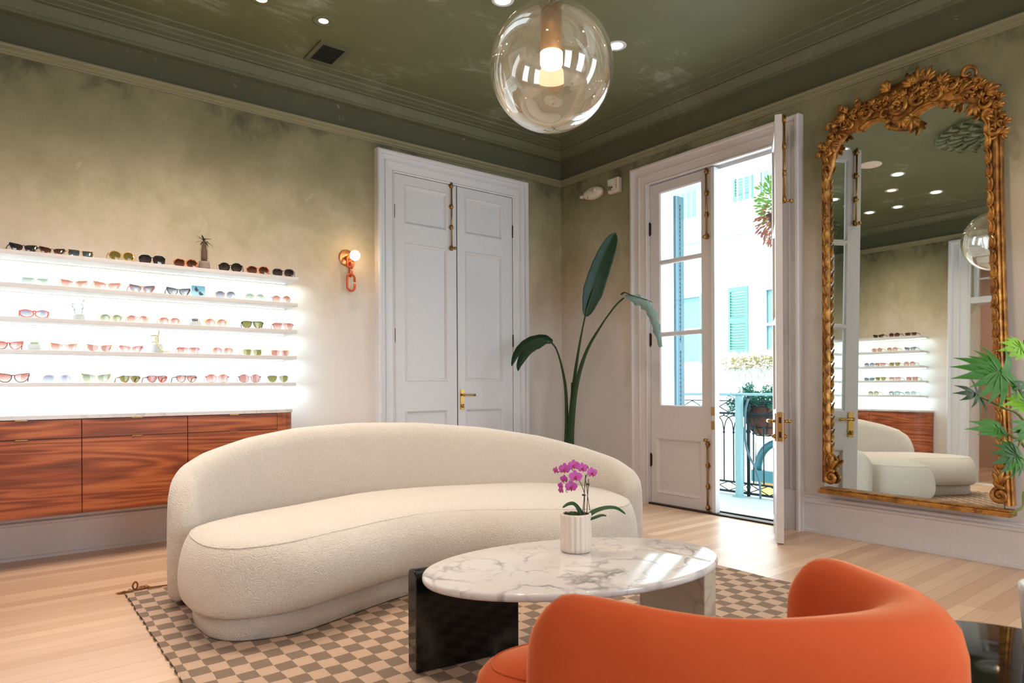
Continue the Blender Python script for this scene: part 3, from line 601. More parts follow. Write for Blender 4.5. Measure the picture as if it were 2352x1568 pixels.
def outline(kind, side, n=26):
    if kind in KEYS:
        P = crom([Vector((x*side, z, 0)) for x, z in KEYS[kind]], 3, True)
        return [(p.x, p.y) for p in P]
    P = []
    for i in range(n):
        a = 2*math.pi*i/n; c, s_ = math.cos(a), math.sin(a)
        if kind == 'round': x, z = c, s_
        elif kind == 'cat':
            x = math.copysign(abs(c)**.75, c); z = math.copysign(abs(s_)**.85, s_)*.82; o = max(0, x*side); z += .30*o*max(0, s_+.2); x += side*.10*max(0, s_)*o; z -= .12*max(0, -x*side)*max(0, s_)
        elif kind == 'oval': x, z = c*1.02, s_*.68; z += .10*x*side*max(0, s_)
        elif kind == 'square': x = math.copysign(abs(c)**.45, c); z = math.copysign(abs(s_)**.5, s_)*.85; x *= (1-.10*(1-z)/2)
        elif kind == 'hex':
            k = 1/max(abs(math.cos(((a) % (math.pi/4))-math.pi/8)), .1)*.96; x, z = c*k, s_*k*.92
        elif kind == 'aviator': x = c*(1-.16*max(0, -s_)); z = math.copysign(abs(s_)**.8, s_)*.86; z -= .08*x*side*(s_ < 0)
        elif kind == 'wavy': r = 1+.05*math.cos(7*a); x, z = c*r, s_*r
        P.append((x, z))
    return P
def make_glasses(kind, fk, lk, Wd, thick=.0035, spikes=False, rootname='sunglasses'):
    t = empty(rootname); hx, cx = Wd*.212, Wd*.266; hz = hx*.86
    if kind == 'oval': hz = hx*.98
    zc = None; O = [outline(kind, sd) for sd in (-1, 1)]; zb = -min(p[1] for p in O[0])*hz+thick; fm = FM[fk]; f = MB()
    for sd, o in zip((-1, 1), O):
        c = sd*cx; n = len(o); inn = [(c+x*hx, zb+z*hz) for x, z in o]; out = [(c+x*(hx+thick), zb+z*(hz+thick)) for x, z in o]
        bow = lambda x: abs(x)*abs(x)*.9
        R = [[(x, bow(x)-.002, z) for x, z in inn], [(x, bow(x)-.002, z) for x, z in out], [(x, bow(x)+.002, z) for x, z in out], [(x, bow(x)+.002, z) for x, z in inn]]
        R.append(R[0]); f.rings(R, False, False, True, False)
        if spikes:
            for i in range(0, n, 1): x, z = o[i]; f.tube([(c+x*(hx+thick), bow(c), zb+z*(hz+thick)), (c+x*(hx+thick+.006), bow(c)-.001, zb+z*(hz+thick+.006))], [.0016, .0005], 5)
    x_in = cx-hx; zt = zb+hz*.42
    f.tube([(-x_in-.001, 0, zt), (-x_in*.5, -.002, zt+.003), (x_in*.5, -.002, zt+.003), (x_in+.001, 0, zt)], max(thick*.6, .0016), 6, flat=1.0)
    if kind == 'aviator': f.tube([(-x_in-.006, 0, zb+hz*.86), (x_in+.006, 0, zb+hz*.86)], .0018, 6)
    xo = cx+hx; ze = zb+hz*.45; f.box((-xo-.008, .002, ze-.004), (-xo+.002, .012, ze+.004)); f.box((xo-.002, .002, ze-.004), (xo+.008, .012, ze+.004))
    f.local = True; f.build('frame', fm, t)
    for sd, o in zip((-1, 1), O):
        m = MB(); c = sd*cx; m.local = True
        m.add([(c+x*hx, (c+x*hx)**2*.9, zb+z*hz) for x, z in o]+[(c, c*c*.9-.0015, zb)], [(i, (i+1) % len(o), len(o)) for i in range(len(o))], True); m.build('lens', LM[lk], t)
        m = MB(); m.local = True; x = sd*(xo+.006); r = .0030 if thick > .0028 else .0014
        m.tube([(x, .006, ze), (x, .05, ze), (x*.99, .098, ze-.003), (x*.97, .118, ze-.016), (x*.96, .132, max(.003, ze-.034))], r, 6, flat=1.3); m.build('temple_arm', fm, t)
    return t
# shelf index, px left, px right, kind, frame, lens, thickness, label
GL = [
 (0, 22, 86, 'cat', 'navy', 'dark', .0034, 'dark cat-eye sunglasses with gold corners, first on the top shelf', 8), (0, 90, 150, 'cat', 'dark', 'brown', .002, 'brown-lensed cat-eye sunglasses touching the gold-cornered pair on the top shelf', 8), (0, 155, 216, 'square', 'gold', 'blue', .002, 'square sunglasses with blue mirrored lenses on the top shelf', 6),
 (0, 250, 310, 'round', 'gold', 'green', .0028, 'round gold sunglasses with a spiky beaded rim on the top shelf', 0), (0, 320, 378, 'hex', 'black', 'dark', .0042, 'black angular sunglasses on the top shelf right of the spiky gold pair', -10), (0, 400, 452, 'hex', 'amber', 'brown', .0042, 'amber tortoise angular sunglasses just left of the potted spiny plant', -14),
 (0, 503, 555, 'round', 'black', 'dark', .0045, 'big black round sunglasses just right of the potted spiny plant', -20), (0, 568, 616, 'hex', 'amber', 'brown', .0042, 'amber tortoise angular sunglasses second from the right end of the top shelf', -18), (0, 627, 674, 'hex', 'grey', 'dark', .0042, 'grey tortoise sunglasses at the right end of the top shelf', -22),
 (1, 50, 112, 'square', 'clear', 'pale', .002, 'nearly clear sunglasses with pale green lenses, first whole pair on the second shelf', 0), (1, 139, 201, 'cat', 'pale', 'pink', .003, 'pale tortoise cat-eye sunglasses with pink lenses on the second shelf', 0), (1, 215, 276, 'cat', 'pale', 'pink', .0042, 'bold spotted cat-eye sunglasses with pink lenses on the second shelf', 0), (1, 298, 355, 'cat', 'rose', 'grey', .0036, 'rose framed cat-eye sunglasses with grey lenses on the second shelf', 0),
 (1, 384, 436, 'cat', 'black', 'grey', .004, 'black cat-eye sunglasses left of the blue picture block', -4), (1, 495, 541, 'round', 'pale', 'grey', .0036, 'round tortoise sunglasses right of the blue picture block', -16), (1, 564, 608, 'round', 'pale', 'pale', .0024, 'round thin-rimmed sunglasses with pale green lenses on the second shelf', -12), (1, 625, 667, 'round', 'clear', 'pink', .0028, 'round clear sunglasses with pink lenses at the right end of the second shelf', -14),
 (2, 45, 112, 'oval', 'red', 'lilac', .0058, 'bright coral red oval sunglasses on the third shelf', 0), (2, 230, 281, 'round', 'gold', 'sage', .0015, 'round gold wire sunglasses with sage green lenses on the third shelf', 0), (2, 291, 341, 'wavy', 'gold', 'pink', .0015, 'scalloped rimless sunglasses with pink lenses on the third shelf', -5), (2, 366, 413, 'hex', 'gold', 'pink', .0015, 'rimless angular sunglasses with pink lenses left of the small succulent', -3),
 (2, 471, 521, 'round', 'yellow', 'pink', .0022, 'yellow framed round sunglasses right of the small succulent', -6), (2, 556, 603, 'aviator', 'black', 'green', .003, 'black aviator sunglasses with olive green lenses on the third shelf', -14), (2, 627, 672, 'aviator', 'redtort', 'pink', .002, 'tortoise aviator sunglasses with pink lenses at the right end of the third shelf', -14),
 (3, -14, 52, 'cat', 'redtort', 'pink', .0042, 'red tortoise cat-eye sunglasses cut by the left edge, fourth shelf', 0), (3, 116, 178, 'cat', 'gold', 'pink', .0015, 'gold wire cat-eye sunglasses right of the small white pot, fourth shelf', 0), (3, 199, 257, 'cat', 'gold', 'rosy', .0013, 'pale gold cat-eye sunglasses in the middle of three pink pairs, fourth shelf', 0), (3, 275, 328, 'cat', 'rose', 'pink', .0018, 'thin rose rimmed cat-eye sunglasses left of the trailing cactus pot', 0),
 (3, 408, 457, 'square', 'redtort', 'pink', .0015, 'square dark-edged sunglasses with pink lenses right of the trailing cactus pot', -6), (3, 489, 535, 'hex', 'gold', 'pink', .0013, 'rimless angular sunglasses with soft pink lenses on the fourth shelf', -6), (3, 558, 601, 'square', 'gold', 'green', .0015, 'square wire sunglasses with olive green lenses on the fourth shelf', -4), (3, 624, 664, 'square', 'gold', 'rosy', .0018, 'square wire sunglasses with brownish rose lenses at the right end of the fourth shelf', -12),
 (4, -8, 67, 'cat', 'dark', 'pink', .0042, 'dark tortoise cat-eye sunglasses cut by the left edge, lowest shelf', 0), (4, 98, 165, 'oval', 'clear', 'lilac', .004, 'clear oval sunglasses with lilac lenses on the lowest shelf', 0), (4, 188, 254, 'cat', 'pale', 'sage', .0045, 'spotted pale tortoise sunglasses with sage lenses on the lowest shelf', 0), (4, 275, 322, 'aviator', 'brown', 'green', .0036, 'brown tortoise sunglasses with olive lenses on the lowest shelf', 6), (4, 338, 384, 'aviator', 'redtort', 'rosy', .0036, 'red-brown spotted sunglasses with rosy lenses on the lowest shelf', 6),
 (4, 405, 452, 'aviator', 'grey', 'pink', .0036, 'grey spotted sunglasses with pink lenses on the lowest shelf', 4), (4, 473, 525, 'round', 'redtort', 'pink', .0022, 'thin round tortoise sunglasses with pink lenses on the lowest shelf', -8), (4, 549, 598, 'round', 'dark', 'rosy', .0024, 'thin dark round sunglasses with rose lenses, second from the right on the lowest shelf', -10), (4, 615, 662, 'aviator', 'clear', 'green', .0018, 'pale framed sunglasses with olive lenses at the right end of the lowest shelf', -14)]
GP = {'frame': 1}
for (si, pa, pb, kind, fk, lk, th, lb, rz) in GL:
    yy = 5.125; z = SZ[si]; pz = 885.4-(z+.025-HC)/4.5*FPX
    a = on_y(pa, pz, yy); b = on_y(pb, pz, yy); wd = (b.x-a.x)*.98; cx = (a.x+b.x)/2
    t = make_glasses(kind, fk, lk, min(wd, .158), th*1.18 if th > .0025 else th, spikes=('beaded' in lb))
    t.matrix_world = Matrix.Translation((cx, yy, z+(.007 if 'beaded' in lb else .0006))) @ Matrix.Rotation(math.radians(rz), 4, 'Z'); tag(t, lb, 'sunglasses', 'sunglasses on the left wall shelves')
BK = [(0, 2013, 'cat', 'navy', 'dark'), (0, 2051, 'round', 'dark', 'brown'), (0, 2089, 'square', 'black', 'brown'), (1, 1940, 'square', 'grey', 'grey'), (1, 2010, 'round', 'gold', 'rosy'), (1, 2047, 'round', 'gold', 'pink'), (1, 2088, 'cat', 'grey', 'grey'), (2, 1942, 'round', 'gold', 'grey'), (2, 1992, 'round', 'grey', 'grey'), (2, 2018, 'aviator', 'redtort', 'pink'), (2, 2053, 'aviator', 'gold', 'green'), (2, 2087, 'round', 'gold', 'pink'),
      (3, 1940, 'round', 'black', 'dark'), (3, 1992, 'oval', 'navy', 'blue'), (3, 2020, 'aviator', 'gold', 'green'), (3, 2054, 'square', 'gold', 'pink'), (3, 2093, 'square', 'gold', 'rosy'), (4, 2003, 'round', 'gold', 'sage'), (4, 2053, 'round', 'black', 'pale'), (4, 2090, 'round', 'clear', 'pale')]
cntr = {}
for (si, px, kind, fk, lk) in BK:
    y = 4.0+(2106-px)*.0057; t = make_glasses(kind, fk, lk, .14, .0034)
    t.matrix_world = Matrix.Translation((-.44+.20, y, SZ[si])) @ Matrix.Rotation(math.radians(90), 4, 'Z')
    k = cntr[si] = cntr.get(si, 0)+1
    fn = {'cat': 'cat-eye', 'round': 'round', 'square': 'square', 'aviator': 'aviator', 'oval': 'oval'}[kind]; ln = {'dark': 'dark', 'brown': 'brown', 'grey': 'grey', 'rosy': 'rose', 'pink': 'pink', 'green': 'olive', 'blue': 'blue', 'sage': 'sage', 'pale': 'pale'}[lk]
    tag(t, '%s sunglasses with %s lenses in the mirror, %s from the left on its %s shelf' % (fn, ln, ['first', 'second', 'third', 'fourth', 'fifth'][k-1], ORDN[si]), 'sunglasses', 'sunglasses seen in the mirror')
# ------------------------------------------------------------------ small pots on the shelves
def pot_mesh(c, r0, r1, h, n=24): return MB().lathe([(.001, 0), (r0*.92, 0), (r0, h*.12), (r1, h*.8), (r1*.95, h), (r1*.82, h), (r1*.78, h*.86), (.001, h*.85)], c, n)
def shelfpoint(si, px, y=5.16):
    z = SZ[si]; return Vector((on_y(px, 885.4-(z+.02-HC)/4.5*FPX, y).x, y, z))
c = shelfpoint(0, 469); t = thing('potted_plant', 'spiny-trunked little palm-like succulent in a grey concrete pot on the top shelf', 'potted plant', c)
pot_mesh(c, .040, .036, .062).build('pot', M_CONC, t)
m = MB(); m.tube([c+Vector((0, 0, z)) for z in (.05, .09, .14, .19, .215)], [.018, .021, .020, .013, .008], 12)
for i in range(150):
    a = i*2.4; zz = .062+.0009*i; r = .020*(1 if zz < .15 else .75); p = c+Vector((r*math.cos(a), r*math.sin(a), zz)); m.tube([p, p+Vector((.012*math.cos(a), .012*math.sin(a), .002))], [.0011, .0002], 4)
m.build('spiny_trunk', simple('brown_spines', (104, 84, 66), .9), t)
def blade(m, p0, d, ln, w, droop, n=6, up=Vector((0, 0, 1))):
    d = Vector(d).normalized(); sd = d.cross(up); sd = sd.normalized() if sd.length > .05 else Vector((1, 0, 0)); A = []; B = []; C_ = []
    for k in range(n+1):
        s = k/n; p = Vector(p0)+d*ln*s-Vector((0, 0, 1))*droop*s*s; ww = w*math.sin(math.pi*min(.98, .12+.86*s))**.8; A.append(p+sd*ww); B.append(p-Vector((0, 0, 1))*ww*.25); C_.append(p-sd*ww)
    vs = [q for k in range(n+1) for q in (A[k], B[k], C_[k])]; fs = []
    for k in range(n): o = k*3; fs += [(o, o+1, o+4, o+3), (o+1, o+2, o+5, o+4)]
    m.add(vs, fs, True)
m = MB()
for i in range(12):
    a = i*2.39; e = .2+.9*((i*37 % 10)/10); blade(m, c+Vector((0, 0, .205+.006*(i % 3))), (math.cos(a), math.sin(a), e*.9), .065, .0062, .045*(1.2-e), 6)
m.build('leaves', M_STEM, t)
def miniplant(si, px, r, h, label, kind, mat=M_CONCW):
    c = shelfpoint(si, px); t = thing('potted_plant', label, 'potted plant', c); pot_mesh(c, r*.96, r, h).build('pot', mat, t)
    m = MB(); rg = random.Random(px); top = c+Vector((0, 0, h*.9))
    if kind == 'sprig':
        for (dx, H_) in ((-.022, .075), (.012, .10)):
            b = top+Vector((dx, 0, 0)); tip = b+Vector((dx*.8, 0, H_)); m.tube([b, (b+tip)/2+Vector((.004, 0, 0)), tip], [.0016, .0014, .001], 5)
            for i in range(13):
                s = .25+.75*i/12; p = b.lerp(tip, s); a = i*2.4; blade(m, p, (math.cos(a), math.sin(a)*.6, .55), .024, .0028, .003, 4)
        m.build('leaves', leafmat('grey_green_leaf', (92, 116, 92), (134, 150, 122), .6), t)
    elif kind == 'rosette':
        for i in range(26):
            a = i*2.4; rr_ = .004+.03*(i/26); blade(m, top+Vector((rr_*math.cos(a), rr_*math.sin(a), 0)), (math.cos(a)*.4, math.sin(a)*.4, 1), .032-.01*(i/26), .0035, .001, 4)
        m.build('leaves', simple('grey_purple_leaf', (108, 96, 100), .6), t)
    elif kind == 'buds':
        for i in range(5): m.sphere(top+Vector((rg.uniform(-.02, .02), rg.uniform(-.015, .015), .01)), rg.uniform(.007, .010), 10, 7)
        m.build('buds', simple('pale_green_bud', (178, 186, 132), .6), t)
    elif kind == 'trail':
        pa = [(-.012, -.03, .05), (-.02, -.05, .045), (-.014, -.062, .01), (.006, -.066, -.030), (.04, -.06, -.046), (.068, -.055, -.040)]
        m.tube(crom([top+Vector(p) for p in pa], 5), .0052, 8); m.tube(crom([top+Vector(p) for p in ((.0, 0, .0), (.0, -.01, .05), (-.01, -.02, .065), (-.045, -.02, .062))], 5), .0045, 8); m.tube([top, top+Vector((.004, 0, .06)), top+Vector((.010, 0, .10))], [.006, .005, .003], 8); m.tube(crom([top, top+Vector((-.02, -.03, .02)), top+Vector((-.046, -.045, .014))], 4), .004, 8)
        m.build('stems', simple('cream_cactus', (216, 204, 160), .7), t)
miniplant(2, 182, .036, .040, 'leafy sprigs in a small white pot on the third shelf', 'sprig')
miniplant(2, 448, .040, .034, 'spiky purple-grey succulent in a low white pot on the third shelf', 'rosette')
miniplant(3, 79, .036, .040, 'little round buds in a white pot on the fourth shelf', 'buds')
miniplant(3, 362, .036, .062, 'cream trailing cactus hanging out of a white pot on the fourth shelf', 'trail', M_CONCW)
c = shelfpoint(1, 456, 5.12); t = thing('picture_block', 'small blue acrylic block with a picture of sunglasses on the second shelf', 'picture block', c)
q = NT('sky_blue_print'); sp = q.n('ShaderNodeSeparateXYZ'); q.l(q.n('ShaderNodeTexCoord').outputs['Generated'], sp.inputs[0]); q.set(Base_Color=q.ramp(sp.outputs[2], [(.0, (168, 214, 230)), (.35, (150, 214, 232)), (1, (80, 176, 214))]), Roughness=.25, Emission_Color=(120, 196, 222), Emission_Strength=0.0)
MB().box((c.x-.044, c.y, c.z), (c.x+.044, c.y+.02, c.z+.079)).build('block', q.m, t, bevel=.001)
m = MB()
for (dx, dz) in ((-.014, .052), (.014, .024)):
    O = outline('cat', 1 if dx > 0 else -1); P = []
    for x, z in O: xx, zz = x*.015, z*.013; ca, sa = math.cos(-.85), math.sin(-.85); P.append((c.x+dx+xx*ca-zz*sa, c.y-.0009, c.z+dz+xx*sa+zz*ca))
    m.add(P, [list(range(len(P)))])
m.tube([(c.x-.02, c.y-.001, c.z+.036), (c.x+.0, c.y-.001, c.z+.034), (c.x+.01, c.y-.001, c.z+.05)], .0009, 5); m.build('picture', simple('slate_print', (54, 66, 84), .4), t)
# small sign card on the mirrored counter
c = Vector((-.22, 4.84, .932)); tag(MB().box((c.x, c.y-.05, c.z), (c.x+.004, c.y+.05, c.z+.13)).build('display_card', simple('card_white', (224, 226, 222), .5)), 'small white card with pictured glasses on the mirrored worktop', 'card')
# ------------------------------------------------------------------ outline solids
def offs(P, d):
    n = len(P); out = []
    for i in range(n):
        t = (P[(i+1) % n]-P[i-1]); t = Vector((t.x, t.y, 0)).normalized(); out.append(P[i]+Vector((t.y, -t.x, 0))*d)
    return out
def ccw(P):
    a = sum(P[i].x*P[(i+1) % len(P)].y-P[(i+1) % len(P)].x*P[i].y for i in range(len(P))); return P if a > 0 else P[::-1]
def pillow(outline_pts, levels, n=8, vary=None):
    P = ccw(crom([Vector((x, y, 0)) for x, y in outline_pts], n, True)); m = MB(); R = []
    for z, ins in levels:
        Q = offs(P, -ins) if vary is None else [p.lerp(q_, vary(p) if ins < .13 else vary(p)+(1-vary(p))*min(1, (ins-.13)/.09)) for p, q_ in zip(P, offs(P, -ins))]
        for _ in range(int(abs(ins)/.03)): Q = [(Q[i-1]+Q[i]*2+Q[(i+1) % len(Q)])/4 for i in range(len(Q))]
        R.append([Vector((q.x, q.y, z)) for q in Q])
    m.rings(R, True, False, True, True)
    # domed top as a fan round a poly ladder
    top = R[-1]; N = len(top); o = len(m.v)-N
    m.f.append([o+i for i in range(N)]); m.sm.append(True)
    return m, P
# ------------------------------------------------------------------ rug
RG = thing('area_rug', 'brown and tan checkered woven rug under the sofa and coffee table', 'rug', (2.0, 2.2, 0))
m = MB(); nx, ny = 30, 44; ax, bx_, ay, by_ = .553, 3.462, .25, 4.062
def wv(i, n, a, b): return a+(b-a)*i/n
vs = []; fs = []
for j in range(ny+1):
    for i in range(nx+1):
        x, y = wv(i, nx, ax, bx_), wv(j, ny, ay, by_); 
        if i in (0, nx): x += .004*math.sin(j*1.7)
        if j in (0, ny): y += .004*math.sin(i*2.1)
        vs.append((x, y, .008+.0008*math.sin(i*.9+j)))
for j in range(ny):
    for i in range(nx): a = j*(nx+1)+i; fs.append((a, a+1, a+nx+2, a+nx+1))
m.add(vs, fs, True); b0 = [(v[0], v[1], .0005) for v in vs]
bd = [i for i in range(nx+1)]+[(j+1)*(nx+1)-1 for j in range(1, ny+1)]+[ny*(nx+1)+i for i in range(nx-1, -1, -1)]+[j*(nx+1) for j in range(ny-1, 0, -1)]
m.rings([[b0[i] for i in bd], [vs[i] for i in bd]], False, False); m.build('woven_field', M_RUG, RG)
M_JUTE = simple('jute_brown', (146, 96, 60), .95)
m = MB(); c = Vector((.60, 4.075, .004)); rg = random.Random(5)
m.tube(crom([c+Vector(p) for p in ((-.08, .015, 0), (-.04, .0, .004), (0, 0, .006), (.06, .01, .005), (.2, .0, .003))], 4), .005, 6); m.tube(crom([c+Vector(p) for p in ((0, 0, .005), (-.012, .0, .03), (.0, .0, .052), (.012, 0, .035), (.004, 0, .008))], 5), .0045, 6)
for i in range(9): m.tube(crom([c+Vector((rg.uniform(-.08, .02), rg.uniform(-.01, .02), .003)), c+Vector((rg.uniform(-.06, .06), rg.uniform(-.01, .03), rg.uniform(.006, .02))), c+Vector((rg.uniform(-.09, .09), rg.uniform(-.01, .02), .003))], 4), .002, 5)
for i in range(46): x = .60+i*.06; m.tube([(x, 4.062, .006), (x+rg.uniform(.02, .05), 4.071, .007), (x+.06, 4.063, .005)], .0026, 5)
m.build('frayed_binding', M_JUTE, RG)
m = MB()
for i in range(34): y = 4.03-i*.085; m.tube([(.553, y, .006), (.548, y-.02, .010), (.552, y-.042, .006)], .003, 5)
m.build('edge_stitching', simple('dark_stitch', (70, 58, 46), .95), RG)
# ------------------------------------------------------------------ sofa
SO = thing('sofa', 'large curved cream boucle sofa in the middle of the room', 'sofa', (1.95, 3.3, 0))
SOUT = [(.685, 3.45), (.665, 3.15), (.73, 2.975), (.86, 2.885), (1.07, 2.845), (1.33, 2.91), (1.60, 2.99), (1.85, 3.02), (2.09, 2.93), (2.32, 2.75), (2.50, 2.63), (2.69, 2.56), (2.87, 2.565), (3.02, 2.67), (3.14, 2.88), (3.22, 3.2), (3.03, 3.66), (2.45, 3.99), (1.83, 4.08), (1.2, 3.84), (.82, 3.64)]
def sstep(a, b, x): x = min(1, max(0, (x-a)/(b-a))); return x*x*(3-2*x)
def svary(p): a = (p.x-1.98)*.966-(p.y-3.15)*.26; return 1-.58*sstep(.45, 1.0, a)-.52*sstep(.65, 1.15, -a)
m, P = pillow(SOUT, [(.118, .085), (.122, .045), (.14, .018), (.18, .002), (.22, 0), (.28, .010), (.33, .030), (.37, .058), (.395, .084), (.408, .105), (.413, .115), (.419, .13), (.428, .17), (.433, .22)], 8, svary)
m.build('seat', M_BOU, SO)
Q = [p.lerp(q_, svary(p)) for p, q_ in zip(P, offs(P, -.112))]; MB().tube([Vector((q.x, q.y, .411)) for q in Q]+[Vector((Q[0].x, Q[0].y, .411))], .0035, 6).build('seam_piping', M_BOU, SO)
m, P = pillow(SOUT, [(.010, .072), (.016, .064), (.06, .060), (.12, .064)]); m.build('plinth', M_BOU, SO)
def shell(path, hts, thk, zb, nsec=8, end=.10, prof=None, drop=.0):
    # path of the wall, height and half thickness along it; rounded ends
    P = crom([(x, y, 0) for x, y in path], nsec); N = len(P); Ls = [0]
    for i in range(1, N): Ls.append(Ls[-1]+(P[i]-P[i-1]).length)
    T = Ls[-1]
    def interp(tab, s):
        for (a, va), (b, vb) in zip(tab, tab[1:]):
            if s <= b:
                k = (s-a)/(b-a); k = k*k*(3-2*k) if False else k; return va+(vb-va)*k
        return tab[-1][1]
    st = []; s = 0
    ks = [end*(1-math.cos(math.pi/2*k/7)) for k in range(8)]
    mids = [end+(T-2*end)*k/(N) for k in range(1, N)]
    for s in ks+mids+[T-k for k in ks[::-1]]:
        i = max(j for j in range(N) if Ls[j] <= s+1e-9); i = min(i, N-2); k = (s-Ls[i])/(Ls[i+1]-Ls[i]); p = P[i].lerp(P[i+1], k); t = (P[min(i+2, N-1)]-P[max(i-1, 0)]).normalized()
        e = min(s, T-s); f = 1.0 if e >= end else math.sqrt(max(0.0, 1-(1-e/end)**2)); f = max(f, .02); et = end*.62; ft = 1.0 if e >= et else math.sqrt(max(0.0, 1-(1-e/et)**2)); ft = max(ft, .03)
        h = interp(hts, s/T)-drop*(1-f); th = interp(thk, s/T)*ft; st.append((p, Vector((-t.y, t.x, 0)), h, th, f))
    m = MB(); R = []
    for p, nrm, h, th, f in st: R.append([p+nrm*(d*th)+Vector((0, 0, z)) for d, z in prof(h, f)])
    m.rings(R, True, True, True, True); return m
def sofaprof(h, f):
    z0 = .035+.03*(1-f); out = []; H_ = h*(.96+.04*f) if f < 1 else h
    side = [(1.0, z0+.03), (1.05, z0+.15), (1.05, z0+(H_-z0)*.5), (1.03, H_-.16), (.98, H_-.08), (.86, H_-.032), (.58, H_-.008), (.2, H_)]
    out = [(.7, z0)]+side+[(-d, z) for d, z in side[::-1] if z > .001]+[(-.7, z0)]
    return out
BPTH = [(.735, 3.60), (.78, 3.74), (.92, 3.88), (1.15, 4.02), (1.5, 4.16), (1.9, 4.205), (2.4, 4.10), (2.83, 3.87), (3.14, 3.57), (3.30, 3.25), (3.28, 3.0), (3.215, 2.86)]
shell(BPTH, [(0, .50), (.02, .615), (.05, .69), (.10, .745), (.18, .800), (.28, .838), (.40, .853), (.52, .842), (.65, .80), (.76, .74), (.85, .665), (.92, .60), (.97, .545), (1, .48)], [(0, .065), (.1, .075), (.5, .085), (.9, .075), (1, .065)], .03, 8, .10, sofaprof, .05).build('backrest', M_BOU, SO)
# ------------------------------------------------------------------ coffee table
CT = thing('coffee_table', 'oval white marble coffee table on one black and one veined stone slab leg', 'coffee table', (1.83, 1.95, 0))
ca, sa = math.cos(math.radians(-16.2)), math.sin(math.radians(-16.2)); tc = Vector((1.832, 1.938, 0)); m = MB(); R = []
for z, s in ((.370, -.012), (.372, -.004), (.380, 0), (.391, 0), (.398, -.004), (.400, -.010)):
    R.append([tc+Vector(((.622+s)*math.cos(a)*ca-(.378+s)*math.sin(a)*sa, (.622+s)*math.cos(a)*sa+(.378+s)*math.sin(a)*ca, z)) for a in [2*math.pi*i/96 for i in range(96)]])
m.rings(R, True, True); o = m.build('tabletop', M_MARB, CT)
def slab(x0, y0, x1, y1, z0, z1, bx, name, mat, label):
    # bullnosed slab; rounded along the thickness
    m = MB(); r = min(x1-x0, y1-y0)/2; n = 8; prof = [(-r, z0)]+[(-r*math.cos(math.pi*k/n), z1-r*.9+r*.9*math.sin(math.pi*k/n)) for k in range(n+1)]+[(r, z0)]
    if (x1-x0) > (y1-y0): c = (y0+y1)/2; m.rings([[(x, c+a, z) for a, z in prof] for x in (x0, x1)], True, True, True, False)
    else: c = (x0+x1)/2; m.rings([[(c+a, y, z) for a, z in prof] for y in (y0, y1)], True, True, True, False)
    return m.build(name, mat, CT, label, bevel=.004)
def rotslab(p0, p1, th, z0, z1, mat, label):
    p0 = Vector((*p0, 0)); p1 = Vector((*p1, 0)); d = (p1-p0); ln = d.length; d.normalize(); nn = Vector((-d.y, d.x, 0)); n = 10; r = th/2
    prof = [(0, z0)]+[(r-r*math.cos(math.pi*k/n), z1-r*.75+r*.75*math.sin(math.pi*k/n)) for k in range(n+1)]+[(th, z0)]
    return MB().rings([[p+nn*a+Vector((0, 0, z)) for a, z in prof] for p in (p0, p1)], True, True, True, False).build('slab_leg', mat, CT, label, bevel=.004)
rotslab((1.262, 2.218), (1.705, 2.150), .085, .0100, .398, M_BLK, 'black marble slab leg')
m = rotslab((2.275, 1.600), (2.275, 1.935), .075, .0100, .402, M_MARB2, 'cream and grey veined marble slab leg')
# ------------------------------------------------------------------ orchid
oc = Vector((1.945, 2.06, .4006)); OR = thing('potted_orchid', 'magenta orchid in a fluted white pot on the marble coffee table', 'potted plant', oc)
m = MB(); R = []; nf = 18; NR = 144
for r, z in ((.058, 0), (.0655, .004), (.0668, .02), (.0668, .150), (.0655, .158), (.060, .160), (.057, .158), (.055, .145)):
    amp = .0042 if z > .001 and r > .0650 else 0
    R.append([oc+Vector(((r-amp*(1-abs(math.sin(nf*a/2)))*1.0)*math.cos(a), (r-amp*(1-abs(math.sin(nf*a/2))))*math.sin(a), z)) for a in [2*math.pi*i/NR for i in range(NR)]])
m.rings(R, True, False); m.build('fluted_pot', M_POTW, OR)
m = MB(); rg = random.Random(4); m.lathe([(.056, .143), (.04, .150), (.001, .153)], oc, 20)
for i in range(120):
    a = rg.uniform(0, 6.28); r = .052*math.sqrt(rg.random()); p = oc+Vector((r*math.cos(a), r*math.sin(a), .148)); m.tube([p, p+Vector((rg.uniform(-.012, .012), rg.uniform(-.012, .012), rg.uniform(.004, .012))), p+Vector((rg.uniform(-.02, .02), rg.uniform(-.02, .02), rg.uniform(.0, .006)))], .0016, 4)
m.build('moss', M_SOIL, OR)
OD = (oc-Vector((0, 0, HC))).dot(cf)
def op(px, py, dd=0): return at_d(px, py, OD+dd)
def strap(m, pts, w, nrm, fold=.35):
    pts = crom(pts, 5); n = len(pts)-1; vs = []
    for k, p in enumerate(pts):
        s = k/n; t = (pts[min(k+1, n)]-pts[max(k-1, 0)]).normalized(); b = t.cross(nrm).normalized(); nn = b.cross(t); ww = w*min(1, (s*5)**.6 if s > 0 else .3)*(1-s**3)**.6+.0006
        vs += [p+b*ww+nn*ww*fold, p, p-b*ww+nn*ww*fold]
    fs = []
    for k in range(n): o = 3*k; fs += [(o, o+1, o+4, o+3), (o+1, o+2, o+5, o+4)]
    m.add(vs, fs, True)
